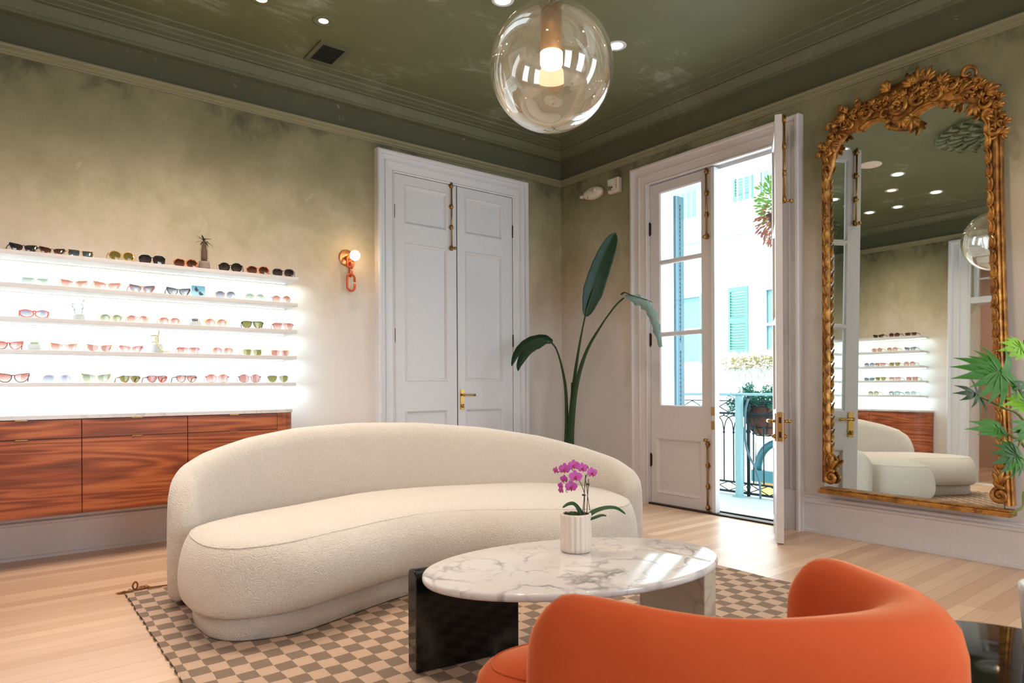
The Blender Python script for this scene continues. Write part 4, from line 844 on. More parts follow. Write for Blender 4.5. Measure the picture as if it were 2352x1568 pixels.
for pts, w, nr in (([op(1342, 1195), op(1330, 1172), op(1318, 1158, -.01), op(1305, 1158, -.02), op(1292, 1166, -.03)], .010, CU*.7-cf*.7), ([op(1345, 1196), op(1362, 1178), (op(1390, 1168, .0)), op(1415, 1168, -.01), op(1437, 1181, -.02)], .0135, CU*.9-cf*.4), ([op(1348, 1197, -.01), op(1365, 1190, -.03), op(1382, 1184, -.03), op(1393, 1185, -.03)], .008, CU*.8-cf*.5), ([op(1335, 1197, -.01), op(1325, 1188, -.03), op(1315, 1183, -.04), op(1312, 1186, -.04)], .012, CU*.7-cf*.6)):
    m = MB(); strap(m, pts, w, nr); o = m.build('leaf', M_ORCL, OR); sd = o.modifiers.new('s', 'SOLIDIFY'); sd.thickness = .0012
m = MB(); m.tube([op(1337, 1195), op(1341, 1150), op(1345, 1090)], .0018, 6); m.tube([op(1347, 1195, -.005), op(1349, 1150, -.005), op(1352, 1100, -.005)], .0018, 6); m.build('support_stake', M_OSTEM, OR)
m = MB(); m.tube(crom([op(1341, 1195), op(1343, 1150), op(1341, 1128), op(1331, 1104), op(1318, 1082), op(1300, 1072), op(1282, 1085)], 5), .0016, 6); m.tube(crom([op(1355, 1172), op(1350, 1140), op(1347, 1112), op(1345, 1098), op(1352, 1082), op(1350, 1070)], 5), .0015, 6)
m.tube(crom([op(1331, 1104), op(1312, 1098), op(1300, 1125), op(1304, 1131)], 4), .0012, 5); m.tube([op(1337, 1136), op(1345, 1137)], .004, 6); m.tube([op(1346, 1111, -.005), op(1354, 1112, -.005)], .0036, 6); m.build('flower_stem', M_OSTEM, OR)
def bloom(c, s, tilt, yaw, side=False):
    # phalaenopsis: three sepals, two broad petals, crimson lip
    f = (-cf+CR*yaw+Vector((0, 0, 1))*tilt).normalized(); r = f.cross(Vector((0, 0, 1))).normalized()*-1; u = r.cross(f)*-1; u = u if u.z > 0 else -u
    m = MB()
    def petal(a, ln, wd, lift):
        d = r*math.cos(a)+u*math.sin(a); p = r*-math.sin(a)+u*math.cos(a); rows = []
        for k in range(7):
            t = k/6; w = wd*math.sin(math.pi*min(1, .08+.84*t))**.75; zz = lift*math.sin(t*1.8)
            rows += [c+d*(ln*t)+p*w-f*(w*.15)+f*zz, c+d*(ln*t)+f*(zz+.0012), c+d*(ln*t)-p*w-f*(w*.15)+f*zz]
        fs = []
        for k in range(6): o = 3*k; fs += [(o, o+1, o+4, o+3), (o+1, o+2, o+5, o+4)]
        m.add(rows, fs, True)
    for a, ln, wd in ((math.pi/2, 1.0, .36), (-2.45, .92, .33), (-.69, .92, .33)): petal(a, s*ln, s*wd, -.001)
    for a in (.17, math.pi-.17): petal(a, s*1.02, s*.56, .0025)
    o = m.build('bloom', M_ORCH, OR)
    m = MB(); q = c+f*.004-u*s*.18; m.sphere(q, s*.17, 8, 6, (1, 1, 1.3)); m.tube([q, q+f*s*.22-u*s*.30, q+f*s*.05-u*s*.62], [s*.15, s*.17, s*.03], 6); m.build('lip', M_LIP, o)
for px, py, s, ti, ya, dd in ((1297, 1076, .0155, .1, -.1, -.02), (1318, 1068, .0155, .4, .0, -.01), (1338, 1074, .0145, .3, .2, .0), (1360, 1085, .0145, .2, .3, .0), (1322, 1094, .0175, .5, .1, -.03), (1312, 1117, .0160, .0, .0, -.03), (1296, 1100, .012, -.1, -.8, -.02), (1288, 1115, .010, 0, -1.2, -.02), (1277, 1080, .0105, -.1, -1.3, -.01), (1289, 1126, .009, 0, -1.0, -.02)):
    bloom(op(px, py, dd), s*1.6, ti, ya)
# ------------------------------------------------------------------ orange chair
CH = thing('lounge_chair', 'burnt orange velvet barrel lounge chair seen from behind in the foreground', 'armchair', (1.40, .95, 0))
def chprof(h, f):
    side = [(.9, .12), (1.16, .20), (1.26, .32), (1.26, .42), (1.16, h-.12), (1.04, h-.07), (.86, h-.032), (.55, h-.008), (.1, h)]
    ins = [(-.3, h-.004), (-.62, h-.022), (-.86, h-.052), (-.98, h-.10), (-1.02, .42), (-1.0, .30), (-.9, .20), (-.5, .12)]
    return side+ins
CP2 = [(.985, 1.205), (1.02, 1.07), (1.095, .905), (1.20, .765), (1.33, .665), (1.455, .608), (1.575, .60), (1.675, .66), (1.745, .78), (1.79, .905), (1.795, 1.02)]
shell(CP2, [(0, .60), (.06, .640), (.14, .638), (.30, .626), (.5, .628), (.7, .622), (.86, .628), (.95, .634), (1, .60)], [(0, .052), (.15, .056), (.35, .056), (.5, .080), (.62, .100), (.75, .085), (.9, .060), (1, .055)], .12, 8, .16, chprof, .12).build('backrest', M_VEL, CH)
CSO = [(1.13, .88), (1.32, .76), (1.52, .70), (1.66, .80), (1.71, .95), (1.68, 1.06), (1.56, 1.17), (1.40, 1.28), (1.24, 1.37), (1.08, 1.415), (.96, 1.385), (.905, 1.29), (.94, 1.17), (1.04, 1.06)]
m, P = pillow(CSO, [(.14, .05), (.16, .02), (.22, 0), (.34, 0), (.385, .012), (.408, .03), (.420, .055), (.425, .09), (.430, .13)], 6); m.build('seat', M_VEL, CH)
Q = offs(P, -.045); MB().tube([Vector((q.x, q.y, .4165)) for q in Q]+[Vector((Q[0].x, Q[0].y, .4165))], .0022, 6).build('seam_piping', M_VEL, CH)
MB().lathe([(.24, .009), (.25, .02), (.24, .035), (.05, .05), (.05, .15), (.001, .15)], (1.40, 1.05, 0), 32).build('swivel_base', M_BLACKP, CH)
# ------------------------------------------------------------------ black side table, white planter, philodendron
ST = thing('side_table', 'low round glossy black side table in the lower right corner', 'side table', (2.20, .58, 0))
MB().lathe([(.001, .285), (.345, .285), (.368, .290), (.374, .302), (.368, .316), (.345, .320), (.001, .320)], (2.235, .60, 0), 64).build('tabletop', M_BLKGL, ST)
MB().lathe([(.001, .0105), (.22, .0105), (.22, .016), (.20, .03), (.12, .08), (.09, .16), (.12, .25), (.20, .286), (.001, .286)], (2.235, .60, 0), 48).build('pedestal', M_BLKGL, ST)
pc = Vector((2.455, .545, .3205)); PH = thing('potted_philodendron', 'philodendron with green lobed leaves in a white pot at the right edge', 'potted plant', pc)
MB().lathe([(.001, 0), (.082, 0), (.094, .01), (.104, .16), (.106, .182), (.100, .185), (.096, .182), (.092, .16), (.001, .158)], pc, 40).build('pot', simple('glazed_white', (214, 218, 214), .25), PH)
MB().lathe([(.09, .150), (.06, .162), (.001, .165)], pc, 20).build('soil', M_SOIL, PH)
def ph_leaf(px, py, tpx, tpy, D, mat, lobes, wid=.11, tilt=.3, name='leaf'):
    a = at_d(px, py, D); b = at_d(tpx, tpy, D-.05); e1 = (b-a); ln = e1.length; e1.normalize(); nrm = (-cf+Vector((0, 0, 1))*tilt); nrm = (nrm-e1*nrm.dot(e1)).normalized(); e2 = nrm.cross(e1); m = MB()
    for i, (ang, l, k) in enumerate(lobes):
        an = math.radians(ang); L_ = ln*l; rows = []; n = 8
        for j in range(n+1):
            t = j/n; aa = an*(1-.22*t*k); cc = a+(e1*math.cos(aa)+e2*math.sin(aa))*L_*t; pp = e2*math.cos(aa)-e1*math.sin(aa)
            w = ln*wid*.52*(.30+1.0*math.sin(math.pi*min(1, .18+t*.78))**2)*(1-t**5)**.7 if t < 1 else .0004
            dz = -nrm*(L_*t*t*.18)+nrm*(.0004*i)
            rows += [cc+pp*w+dz+nrm*w*.12, cc+dz, cc-pp*w+dz+nrm*w*.12]
        fs = []
        for j in range(n): o = 3*j; fs += [(o, o+1, o+4, o+3), (o+1, o+2, o+5, o+4)]
        m.add(rows, fs, True)
    return m.build(name, mat, PH), a
FULL = [(0, 1, 1), (24, .93, 1), (-24, .9, 1), (50, .80, 1), (-50, .74, 1), (80, .64, 1), (-80, .60, 1), (115, .54, 1), (-115, .50, 1), (150, .42, 1), (-150, .40, 1)]
HALF = [(0, 1, 1), (22, .8, 1), (-22, .85, 1), (48, .62, 1), (-48, .6, 1), (85, .45, 1), (-85, .45, 1), (130, .4, 1), (-130, .35, 1)]
PHL = [(2297, 857, 2203, 862, 1.92, M_PHIL, [(0, 1, 1), (-17, .96, 1), (-33, .88, 1), (-50, .62, 1), (-74, .58, 1), (-98, .60, 1), (20, .72, 1), (42, .76, 1), (64, .70, 1), (90, .68, 1), (-165, .78, 1), (168, .74, 1), (146, .62, 1)], .135, None), (2240, 904, 2201, 899, 1.98, M_PHILD, [(0, 1, 1), (-22, .85, 1), (20, .8, 1), (150, 1.3, 1), (172, 1.1, 1), (-168, 1.2, 1), (120, .8, 1), (-120, .7, 1), (65, .6, 1)], .12, (2352, 966)),
       (2296, 985, 2233, 981, 1.9, M_PHIL, [(0, 1, 1), (-16, .84, 1), (14, .70, 1), (-36, .55, 1), (40, .36, 1), (75, .30, 1), (-80, .25, 1), (150, .36, 1), (175, .30, 1)], .13, (2352, 1024)), (2334, 1044, 2292, 1062, 1.86, M_PHILD, FULL, .19, None), (2334, 1044, 2322, 1086, 1.86, M_PHIL, HALF, .13, None),
       (2345, 798, 2306, 800, 2.05, M_PHILB, HALF, .17, (2362, 800)), (2362, 920, 2314, 926, 1.97, M_PHILB, [(0, 1, 1), (15, .75, 1), (-14, .85, 1), (35, .6, 1), (-34, .6, 1)], .16, None), (2362, 975, 2330, 984, 1.9, M_PHIL, [(0, 1, 1), (20, .8, 1), (-22, .8, 1)], .12, None), (2362, 992, 2340, 1010, 1.9, M_PHIL, [(0, 1, 1), (-24, .8, 1)], .15, None), (2364, 886, 2336, 890, 1.93, M_PHILD, [(0, 1, 1), (24, .7, 1), (-24, .8, 1)], .12, None)]
hub = pc+Vector((0.02, -.02, .17))
stm = MB()
for (px, py, tx, ty, D, mat, lb, wd, via) in PHL:
    o, a = ph_leaf(px, py, tx, ty, D, mat, lb, wd)
    if via: v1 = at_d(via[0], via[1], D+.04)
    elif px < 2300: v1 = at_d(2352, 912, D+.03)
    else: v1 = a.lerp(hub, .5)+Vector((.06, -.05, .05))
    stm.tube(crom([a, a.lerp(v1, .55)+Vector((0, 0, .004)), v1, v1.lerp(hub, .5)+Vector((.03, -.04, .03)), hub], 6), [.0036+.0012*k/24 for k in range(25)], 7)
stm.tube(crom([at_d(2323, 1181, 2.0), at_d(2335, 1172, 2.0), at_d(2350, 1162, 2.02), at_d(2364, 1130, 2.05), hub+Vector((0, -.03, .15))], 6), .004, 7); stm.tube(crom([at_d(2337, 1040, 1.87), at_d(2342, 1018, 1.9), at_d(2358, 1000, 1.93)], 6), .0032, 7)
stm.build('stems', M_PHILS, PH)
# ------------------------------------------------------------------ bird of paradise in the corner
bc = Vector((4.30, 4.65, 0)); BP_ = thing('bird_of_paradise_plant', 'tall dark green plant with three big leaves in the room corner behind the sofa', 'potted plant', bc)
MB().lathe([(.001, .0), (.13, .0), (.16, .02), (.19, .34), (.195, .38), (.18, .385), (.17, .34), (.001, .33)], bc, 32).build('pot', M_CONC, BP_)
def bpt(L_): return [at_d(*p) for p in L_]
m = MB(); b0 = [bc+Vector((dx, dy, .33)) for dx, dy in ((0, 0), (.03, -.02), (-.04, .02), (.01, .03))]
m.tube(crom([b0[0]]+bpt([(1308, 1000, 6.3), (1316, 900, 6.3), (1328, 810, 6.25), (1345, 722, 6.2), (1362, 665, 6.2)]), 6), [.032-.024*min(1, k/22) for k in range(31)], 10)
m.tube(crom([b0[1]]+bpt([(1312, 1000, 6.28), (1322, 895, 6.25), (1345, 812, 6.2), (1378, 752, 6.12), (1412, 704, 6.05), (1433, 684, 6.0)]), 6), [.034-.026*min(1, k/26) for k in range(37)], 10)
m.tube(crom([b0[2]]+bpt([(1301, 1000, 6.32), (1300, 905, 6.32), (1291, 845, 6.3), (1278, 802, 6.27), (1264, 784, 6.25)]), 6), [.024-.016*min(1, k/22) for k in range(31)], 10)
m.tube(crom([b0[3]]+bpt([(1308, 985, 6.29), (1312, 930, 6.28), (1313, 878, 6.28)]), 6), [.016-.010*k/18 for k in range(19)], 8); m.build('stems', M_STEM, BP_)
def bigleaf(mid, halfw, nrm, mat, fold=.25, rip=0.0, skew=0, name='leaf', twist=None):
    mid = crom(mid, 8); n = len(mid)-1; m = MB(); C_ = 6; rows = []
    for k, p in enumerate(mid):
        s = k/n; t = (mid[min(k+1, n)]-mid[max(k-1, 0)]).normalized(); nr = Vector(nrm) if twist is None else (Vector(nrm).lerp(Vector(twist), s)); b = t.cross(nr).normalized(); nn = b.cross(t).normalized(); nn = nn if nn.dot(nr) > 0 else -nn
        w = halfw(s); row = []
        for c in range(-C_, C_+1):
            q = c/C_; row.append(p+b*(w*q*(1+skew*q))+nn*(abs(q)**1.5*w*fold+rip*w*math.sin(s*46+abs(q)*2)*abs(q)-.002*(c == 0)))
        rows.append(row)
    m.rings(rows, False, False, False, True); o = m.build(name, mat, BP_); sd = o.modifiers.new('s', 'SOLIDIFY'); sd.thickness = .0016; return o
bw = lambda W_: (lambda s: W_*min(1, (s*3.2+.04))**.6*max(.02, 1-s**4.5)**.7)
bigleaf(bpt([(1345, 726, 6.2), (1356, 680, 6.2), (1372, 628, 6.18), (1392, 576, 6.12), (1413, 534, 6.05)]), bw(.105), -cf*.9+CR*.35, M_BOP, .30, .025)
bigleaf(bpt([(1270, 783, 6.25), (1250, 776, 6.22), (1222, 780, 6.2), (1200, 794, 6.18), (1184, 815, 6.16), (1175, 840, 6.15)]), lambda s: .058*min(1, s*4+.35)*max(.04, 1-s**2.6)**.8, Vector((0, 0, 1))*.55-cf*.8, M_BOP, -.30, .05, .0)
bigleaf(bpt([(1256, 782, 6.21), (1232, 788, 6.19), (1212, 802, 6.17), (1200, 820, 6.15), (1192, 838, 6.14), (1190, 852, 6.13)]), lambda s: .056*min(1, s*4+.35)*max(.03, 1-s**2.2)**.9, Vector((0, 0, 1))*.45-cf*.85, M_BOP, -.30, .05, .0)
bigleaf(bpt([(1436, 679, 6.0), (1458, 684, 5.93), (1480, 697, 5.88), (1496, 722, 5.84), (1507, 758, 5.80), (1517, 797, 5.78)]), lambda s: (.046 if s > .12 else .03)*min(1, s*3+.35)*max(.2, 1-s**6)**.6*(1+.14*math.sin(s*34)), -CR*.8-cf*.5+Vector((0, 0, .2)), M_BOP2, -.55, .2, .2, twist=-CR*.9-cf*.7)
bigleaf(bpt([(1427, 677, 6.0), (1436, 672, 5.98), (1452, 679, 5.95), (1478, 686, 5.9), (1498, 693, 5.86)]), lambda s: .022*max(.05, 1-s**4), CU, M_BOP, .2)
# ------------------------------------------------------------------ gilded mirror
MR = thing('gilded_mirror', 'tall gilt framed mirror with a carved scrolling crest leaning on the baseboard', 'mirror', (4.75, 1.88, .31))
def mx(p): return Vector((4.75+.026*(p.x-1.88)+.019*(p.y-.35)-p.z, p.x, p.y))     # (Y, z, w) on the leaning mirror plane
def mp(px, py, w=0): q = on_x(px, py, 4.75); return Vector((q.y, q.z, w))
cont = [Vector((2.425, .346, 0))]+[mp(*p) for p in ( (1900, 800), (1898, 400), (1906, 345), (1930, 300), (1975, 272), (2030, 262), (2080, 245), (2140, 212), (2200, 205), (2245, 225), (2266, 270), (2272, 400), (2290, 800))]+[Vector((1.325, .346, 0))]
MB(mx).add([(p.x, p.y, 0) for p in cont], [list(range(len(cont)))]).build('mirror_glass', M_MIR, MR)
MB(mx).add([(p.x, p.y, -.012) for p in cont]+[(p.x, p.y, -.003) for p in cont], [list(range(len(cont))), list(range(len(cont), 2*len(cont)))[::-1]]+[(i, (i+1) % 15, 15+(i+1) % 15, 15+i) for i in range(15)]).build('backing_board', M_DKMET, MR)
fo = crom([mp(*p) for p in ((1899, 1108), (1896, 800), (1891, 400), (1893, 350), (1915, 290), (1960, 250), (2020, 238), (2080, 215), (2140, 190), (2200, 185), (2250, 200), (2277, 240), (2283, 320), (2287, 500), (2302, 900), (2317, 1160))], 5)
m = MB(mx); R = []
for k, p in enumerate(fo):
    t = (fo[min(k+1, len(fo)-1)]-fo[max(k-1, 0)]); t.z = 0; t.normalize(); nn = Vector((-t.y, t.x, 0)); nn = nn if nn.dot(Vector((1.87, 1.7, 0))-p) > 0 else -nn
    R.append([p+nn*a+Vector((0, 0, w)) for a, w in ((-.034, -.03), (-.034, .012), (-.028, .020), (-.022, .014), (-.018, .026), (-.010, .034), (.004, .030), (.014, .016), (.020, .004), (.020, -.03))])
m.rings(R, True, True, True, False); m.build('frame_moulding', M_GILT, MR)
a, b = mp(1889, 1124), mp(2333, 1182)
m = MB(mx); m.box((b.x-.004, .317, -.03), (a.x+.004, .345, .075)); m.box((b.x+.004, .345, -.03), (a.x-.004, .356, .058)); m.build('sill', M_GILT, MR, bevel=.004)
def scroll(m, c, r0, a0, turns, sgn, th, w=.02, n=22, shrink=.16, lift=.02):
    P = []; T_ = []
    for k in range(n+1):
        s = k/n; a = a0+sgn*turns*2*math.pi*s; r = r0*(1-s*(1-shrink)); P.append(Vector((c.x+r*math.cos(a), c.y+r*math.sin(a), w+lift*math.sin(math.pi*s)))); T_.append(th*(.35+.65*math.sin(math.pi*min(1, .15+s*.8))))
    m.tube(P, T_, 7); m.sphere(P[-1], th*1.15, 8, 6)
def aleaf(m, c, ang, ln, wd, w=.022, curl=.5, n=7, lob=2):
    for j in range(-lob, lob+1):
        a = ang+j*.34; l = ln*(1-.16*abs(j)); P = []; T_ = []
        for k in range(n+1):
            s = k/n; aa = a+curl*s*(1 if j > 0 else (-1 if j < 0 else .4))*.8; P.append(Vector((c.x+math.cos((a+aa)/2)*l*s, c.y+math.sin((a+aa)/2)*l*s, w+.030*math.sin(s*2.5)*(1-.12*abs(j))))); T_.append(wd*(.55+.6*math.sin(math.pi*min(1, .1+.85*s)))*(1 if s < .9 else .55))
        m.tube(P, T_, 6)
for side, pts, name in ((1, ((1903, 1075), (1899, 800), (1896, 560), (1893, 405), (1897, 350)), 'leaf_carving'), (-1, ((2302, 1110), (2290, 800), (2275, 480), (2267, 330), (2262, 270)), 'leaf_carving')):
    m = MB(mx); P = crom([mp(*p) for p in pts], 10); tot = 0; nxt = 0; step = .096 if side > 0 else .088
    for k in range(1, len(P)):
        d = (P[k]-P[k-1]).length
        while tot+d > nxt:
            p = P[k-1].lerp(P[k], (nxt-tot)/d); s_in = -side     # towards the glass in Y
            for (an, l_, wd, cu) in ((math.pi/2, .075, .011, 0), (math.pi/2-s_in*-.40, .092, .0125, s_in*-1.0), (math.pi/2-s_in*-.85, .078, .0105, s_in*-1.3), (math.pi/2-s_in*.40, .062, .010, s_in*.9)):
                Q = []; T_ = []
                for q in range(7):
                    s = q/6; aa = an+(-1)*cu*s*.55*(-1); Q.append(Vector((p.x+math.cos(aa)*l_*s, p.y+math.sin(aa)*l_*s, .020+.028*math.sin(s*2.2)))); T_.append(wd*(1-.75*s)+.0012)
                m.tube(Q, T_, 6)
            m.sphere(Vector((p.x, p.y, .028)), .010, 8, 6); nxt += step
        tot += d
    m.build(name, M_GILT, MR)
m = MB(mx); rg = random.Random(11)
TO = [(1889, 408), (1882, 378), (1881, 350), (1892, 305), (1912, 285), (1927, 264), (1945, 252), (1965, 234), (1990, 224), (2008, 216), (2025, 200), (2050, 188), (2080, 176), (2105, 171), (2122, 180), (2150, 176), (2175, 178), (2200, 181), (2220, 180), (2244, 192), (2262, 207), (2278, 230), (2289, 255), (2288, 310)]
TI = [(1897, 410), (1908, 378), (1912, 350), (1924, 326), (1944, 303), (1968, 299), (1985, 288), (2008, 277), (2030, 276), (2045, 284), (2060, 290), (2072, 287), (2090, 278), (2106, 262), (2124, 248), (2142, 239), (2165, 232), (2185, 234), (2205, 232), (2224, 236), (2240, 246), (2254, 262), (2262, 282), (2276, 312)]
A_, B_ = [mp(*p) for p in TO], [mp(*p) for p in TI]
m.rings([[Vector((a.x, a.y, -.025)), Vector((a.x, a.y, .006)), Vector((a.x*.8+b.x*.2, a.y*.8+b.y*.2, .020)), Vector((a.x*.5+b.x*.5, a.y*.5+b.y*.5, .026)), Vector((a.x*.15+b.x*.85, a.y*.15+b.y*.85, .018)), Vector((b.x, b.y, .004)), Vector((b.x, b.y, -.010))] for a, b in zip(A_, B_)], False, False, True, True)
crest_path = crom([mp(*p) for p in ((1893, 352), (1908, 305), (1945, 270), (1990, 252), (2030, 244), (2075, 232), (2120, 215), (2170, 203), (2220, 206), (2258, 226), (2276, 262), (2284, 320))], 6)
for k in range(0, len(crest_path)-1, 1):
    p = crest_path[k]; t = (crest_path[k+1]-p); ang = math.atan2(t.y, t.x); up = ang-math.pi/2
    for j in range(3):
        off = rg.uniform(-.035, .055); q = p+Vector((math.cos(up), math.sin(up), 0))*off; q.z = 0
        if rg.random() < .5: aleaf(m, q, up+rg.uniform(-1.1, 1.1), rg.uniform(.036, .058), .008, rg.uniform(.008, .03), rg.uniform(.3, 1.0), 6, 1)
        else: scroll(m, q, rg.uniform(.018, .032), rg.uniform(0, 6.28), rg.uniform(.8, 1.3), rg.choice((-1, 1)), .0075, rg.uniform(.008, .03))
def S_(px, py, r, a0, tn, sg, th, w=.03): scroll(m, mp(px, py), r, a0, tn, sg, th, w)
for (px, py, r, a0, tn, sg, th) in ((2058, 245, .085, .6, 1.25, 1, .016), (2060, 240, .055, 2.6, 1.2, 1, .012), (2110, 226, .085, 3.4, 1.1, -1, .014), (2093, 205, .060, 1.2, .9, 1, .012), (2030, 262, .05, 4.0, 1.0, -1, .012), (1985, 262, .055, .3, 1.2, 1, .013), (1968, 235, .032, 2.0, 1.1, -1, .010), (1925, 250, .032, .4, .9, 1, .010), (1950, 285, .036, 1.0, 1.2, -1, .010),
    (2150, 215, .060, 2.2, 1.2, -1, .013), (2185, 195, .050, .5, 1.1, 1, .012), (2222, 168, .050, 3.8, .95, -1, .013), (2247, 185, .034, .0, 1.1, -1, .011), (2268, 235, .050, 1.2, 1.0, -1, .013), (2272, 262, .040, 4.4, 1.1, 1, .011), (1897, 350, .040, 1.0, 1.1, 1, .013), (1893, 385, .034, 4.0, 1.0, -1, .011), (2283, 300, .038, 2.4, 1.0, 1, .012)): S_(px, py, r, a0, tn, sg, th)
# fan of fronds either side of the central cartouche
for (px, py, an, ln, lob) in ((2110, 190, 1.7, .11, 3), (2125, 188, 1.25, .10, 2), (2095, 196, 2.0, .10, 2), (2040, 205, 2.3, .08, 2), (2005, 238, 2.4, .05, 2), (2095, 268, -1.6, .10, 2), (2070, 270, -1.2, .08, 2), (2160, 190, 1.0, .08, 2), (2205, 215, .3, .09, 2), (2262, 215, .3, .09, 2), (2245, 240, -2.2, .08, 2), (1920, 300, -.6, .09, 2), (1905, 330, -1.0, .08, 2), (1935, 275, 2.4, .07, 2), (2200, 232, -2.6, .06, 1)):
    aleaf(m, mp(px, py), math.pi-an if True else an, ln, .0125, .028, .6, 7, lob)
# beaded inner lip arches
for arc in (((1972, 292), (1990, 277), (2015, 270), (2035, 276)), ((2086, 262), (2110, 243), (2140, 232), (2160, 238)), ((2035, 288), (2050, 292), (2078, 290), (2095, 278))):
    P = crom([mp(*p, .02) for p in arc], 6); m.tube(P, .013, 8); m.sphere(P[0], .019, 10, 7); m.sphere(P[-1], .021, 10, 7)
m.sphere(mp(2047, 246, .05), .020, 12, 8); m.sphere(mp(2064, 250, .05), .014, 12, 8); m.build('crest', M_GILT, MR)
for (px, py, sg) in ((1911, 1096, 1), (2302, 1136, 1)):
    m = MB(mx); c = mp(px, py); scroll(m, c, .048, 1.9, 1.6, -sg, .016, .02, 30, .12, .015); aleaf(m, c+Vector((.0, .06, 0)), 1.7, .10, .013, .02, .5, 7, 1)
    P = crom([c+Vector((.030, .17, .015)), c+Vector((-.012, .12, .03)), c+Vector((.022, .07, .03)), c+Vector((-.02, .04, .02))], 5); m.tube(P, .015, 8); m.build('scroll_foot', M_GILT, MR)
# ------------------------------------------------------------------ balcony outside the french door
M_DECK = simple('balcony_concrete', (196, 204, 204), .6); M_EXTW = simple('exterior_white', (226, 230, 230), .7); M_AQUA = simple('aqua_paint', (150, 190, 194), .5); M_TEAL = simple('teal_shutter', (96, 150, 134), .6); M_TEALD = simple('deep_teal', (20, 84, 92), .5); M_STUC = simple('pale_stucco', (214, 204, 188), .85)
struct(MB().box((4.93, -1.5, -.22), (6.25, 8.5, -.045)).build('floor_balcony', M_DECK))
struct(MB().box((5.18, -1.5, 3.32), (6.35, 8.5, 3.5)).build('ceiling_balcony', M_EXTW))
struct(MB().box((5.18, -3.5, -5), (5.22, 2.75, 4.2)).box((5.18, 4.2, -5), (5.22, 8.5, 4.2)).build('wall_exterior', M_EXTW))
m = MB()
def lou(m, x0, x1, y, z0, z1, th=.03):
    m.box((x0, y-th/2, z0), (x0+.05, y+th/2, z1)).box((x1-.05, y-th/2, z0), (x1, y+th/2, z1)).box((x0+.05, y-th/2, z0), (x1-.05, y+th/2, z0+.08)).box((x0+.05, y-th/2, z1-.08), (x1-.05, y+th/2, z1)).box((x0+.05, y-th/2, (z0+z1)/2-.04), (x1-.05, y+th/2, (z0+z1)/2+.04))
    z = z0+.1
    while z < z1-.1: m.box((x0+.05, y-.010, z), (x1-.05, y+.010, z+.030)); z += .042
lou(m, 5.22, 5.34, 4.12, .02, 2.93); tag(m.build('balcony_shutter', simple('blue_grey_paint', (104, 138, 150), .5)), 'narrow blue-grey louvred shutter folded outside the shut glass door leaf', 'shutter')
p = thing('balcony_post', 'square pale aqua post standing on the balcony', 'post', (6.0, 3.93, -.045)); MB().box((5.975, 3.905, -.045), (6.030, 3.965, .985)).build('shaft', M_AQUA, p); MB().box((5.955, 3.885, -.045), (6.05, 3.985, -.03)).build('foot', M_AQUA, p)
tag(MB().tube([(6.0, -1.4, 1.0), (6.0, 8.4, 1.0)], .014, 8).build('handrail', M_AQUA), 'thin pale aqua handrail running above the black iron railing', 'handrail')
rl = thing('iron_railing', 'black iron balcony railing with pointed arches and crossed bars', 'railing', (6.1, 3.9, 0))
m = MB(); XR = 6.1
for z, h in ((.80, .020), (.085, .018), (-.015, .022)): m.box((XR-.012, 1.5, z-h/2), (XR+.012, 6.5, z+h/2))
m.box((XR-.008, 1.5, .925), (XR+.008, 6.5, .935)); m.build('rails', M_IRON, rl)
posts = [1.6+.5*0, 2.75, 3.893, 5.05, 6.2]
m = MB()
for y in posts: m.tube([(XR, y, -.045), (XR, y, 1.0)], .017, 8); m.sphere((XR, y, .62), .026, 8, 6); m.sphere((XR, y, .05), .024, 8, 6)
m.build('uprights', M_IRON, rl)
bars = MB(); arch = MB(); cr = MB(); y = 1.75; ys = []
for a, b in zip(posts, posts[1:]):
    n = 10; ys = [a+(b-a)*(k+.5)/n for k in range(n)]; st = (b-a)/n
    for q in ys: bars.tube([(XR, q, .08), (XR, q, .60)], .0065, 6); bars.sphere((XR, q, .60), .013, 6, 5)
    for q in ys: arch.tube(crom([(XR, q, .60), (XR, q+st*.15, .70), (XR, q+st*.5, .755), (XR, q+st, .775), (XR, q+st*1.0, .79)], 3), .0055, 6); arch.tube(crom([(XR, q, .60), (XR, q-st*.15, .70), (XR, q-st*.5, .755), (XR, q-st, .775), (XR, q-st*1.0, .79)], 3), .0055, 6)
    k = 5
    for i in range(k):
        s0, s1 = a+(b-a)*i/k, a+(b-a)*(i+1)/k
        for z0, z1 in ((-.01, .085), (.81, .925)): cr.tube([(XR, s0, z0), (XR, s1, z1)], .005, 5); cr.tube([(XR, s0, z1), (XR, s1, z0)], .005, 5)
bars.build('balusters', M_IRON, rl); arch.build('arches', M_IRON, rl); cr.build('crossed_bars', M_IRON, rl)
br = tag(MB().tube(crom([(6.05, 3.86, .95), (5.98, 3.85, .82), (5.96, 3.84, .55), (6.0, 3.83, .4), (6.04, 3.79, .28), (6.05, 3.74, .12), (6.05, 3.73, -.04)], 6), .011, 7).build('drain_pipe', simple('pipe_grey', (86, 116, 128), .5)), 'thin curved grey pipe along the inside of the railing', 'pipe')
def foliage(m, c, r, n, sz, rg, sc=(1, 1, 1), hang=0):
    for i in range(n):
        d = Vector((rg.gauss(0, 1), rg.gauss(0, 1), rg.gauss(0, 1))).normalized(); p = c+Vector((d.x*sc[0], d.y*sc[1], d.z*sc[2]))*r*rg.random()**.4; e = (d+Vector((0, 0, .2-hang))).normalized(); q = p+e*sz*rg.uniform(.7, 1.6); s = e.cross(Vector((rg.random(), rg.random(), rg.random()))).normalized()*sz*.22
        m.add([p, p.lerp(q, .5)+s, q, p.lerp(q, .5)-s], [(0, 1, 2, 3)])
rg = random.Random(9)
c = Vector((6.41, 3.885, .842)); hb = thing('hanging_basket', 'coco lined iron basket with a feathery green plant on the balcony railing', 'planter', c)
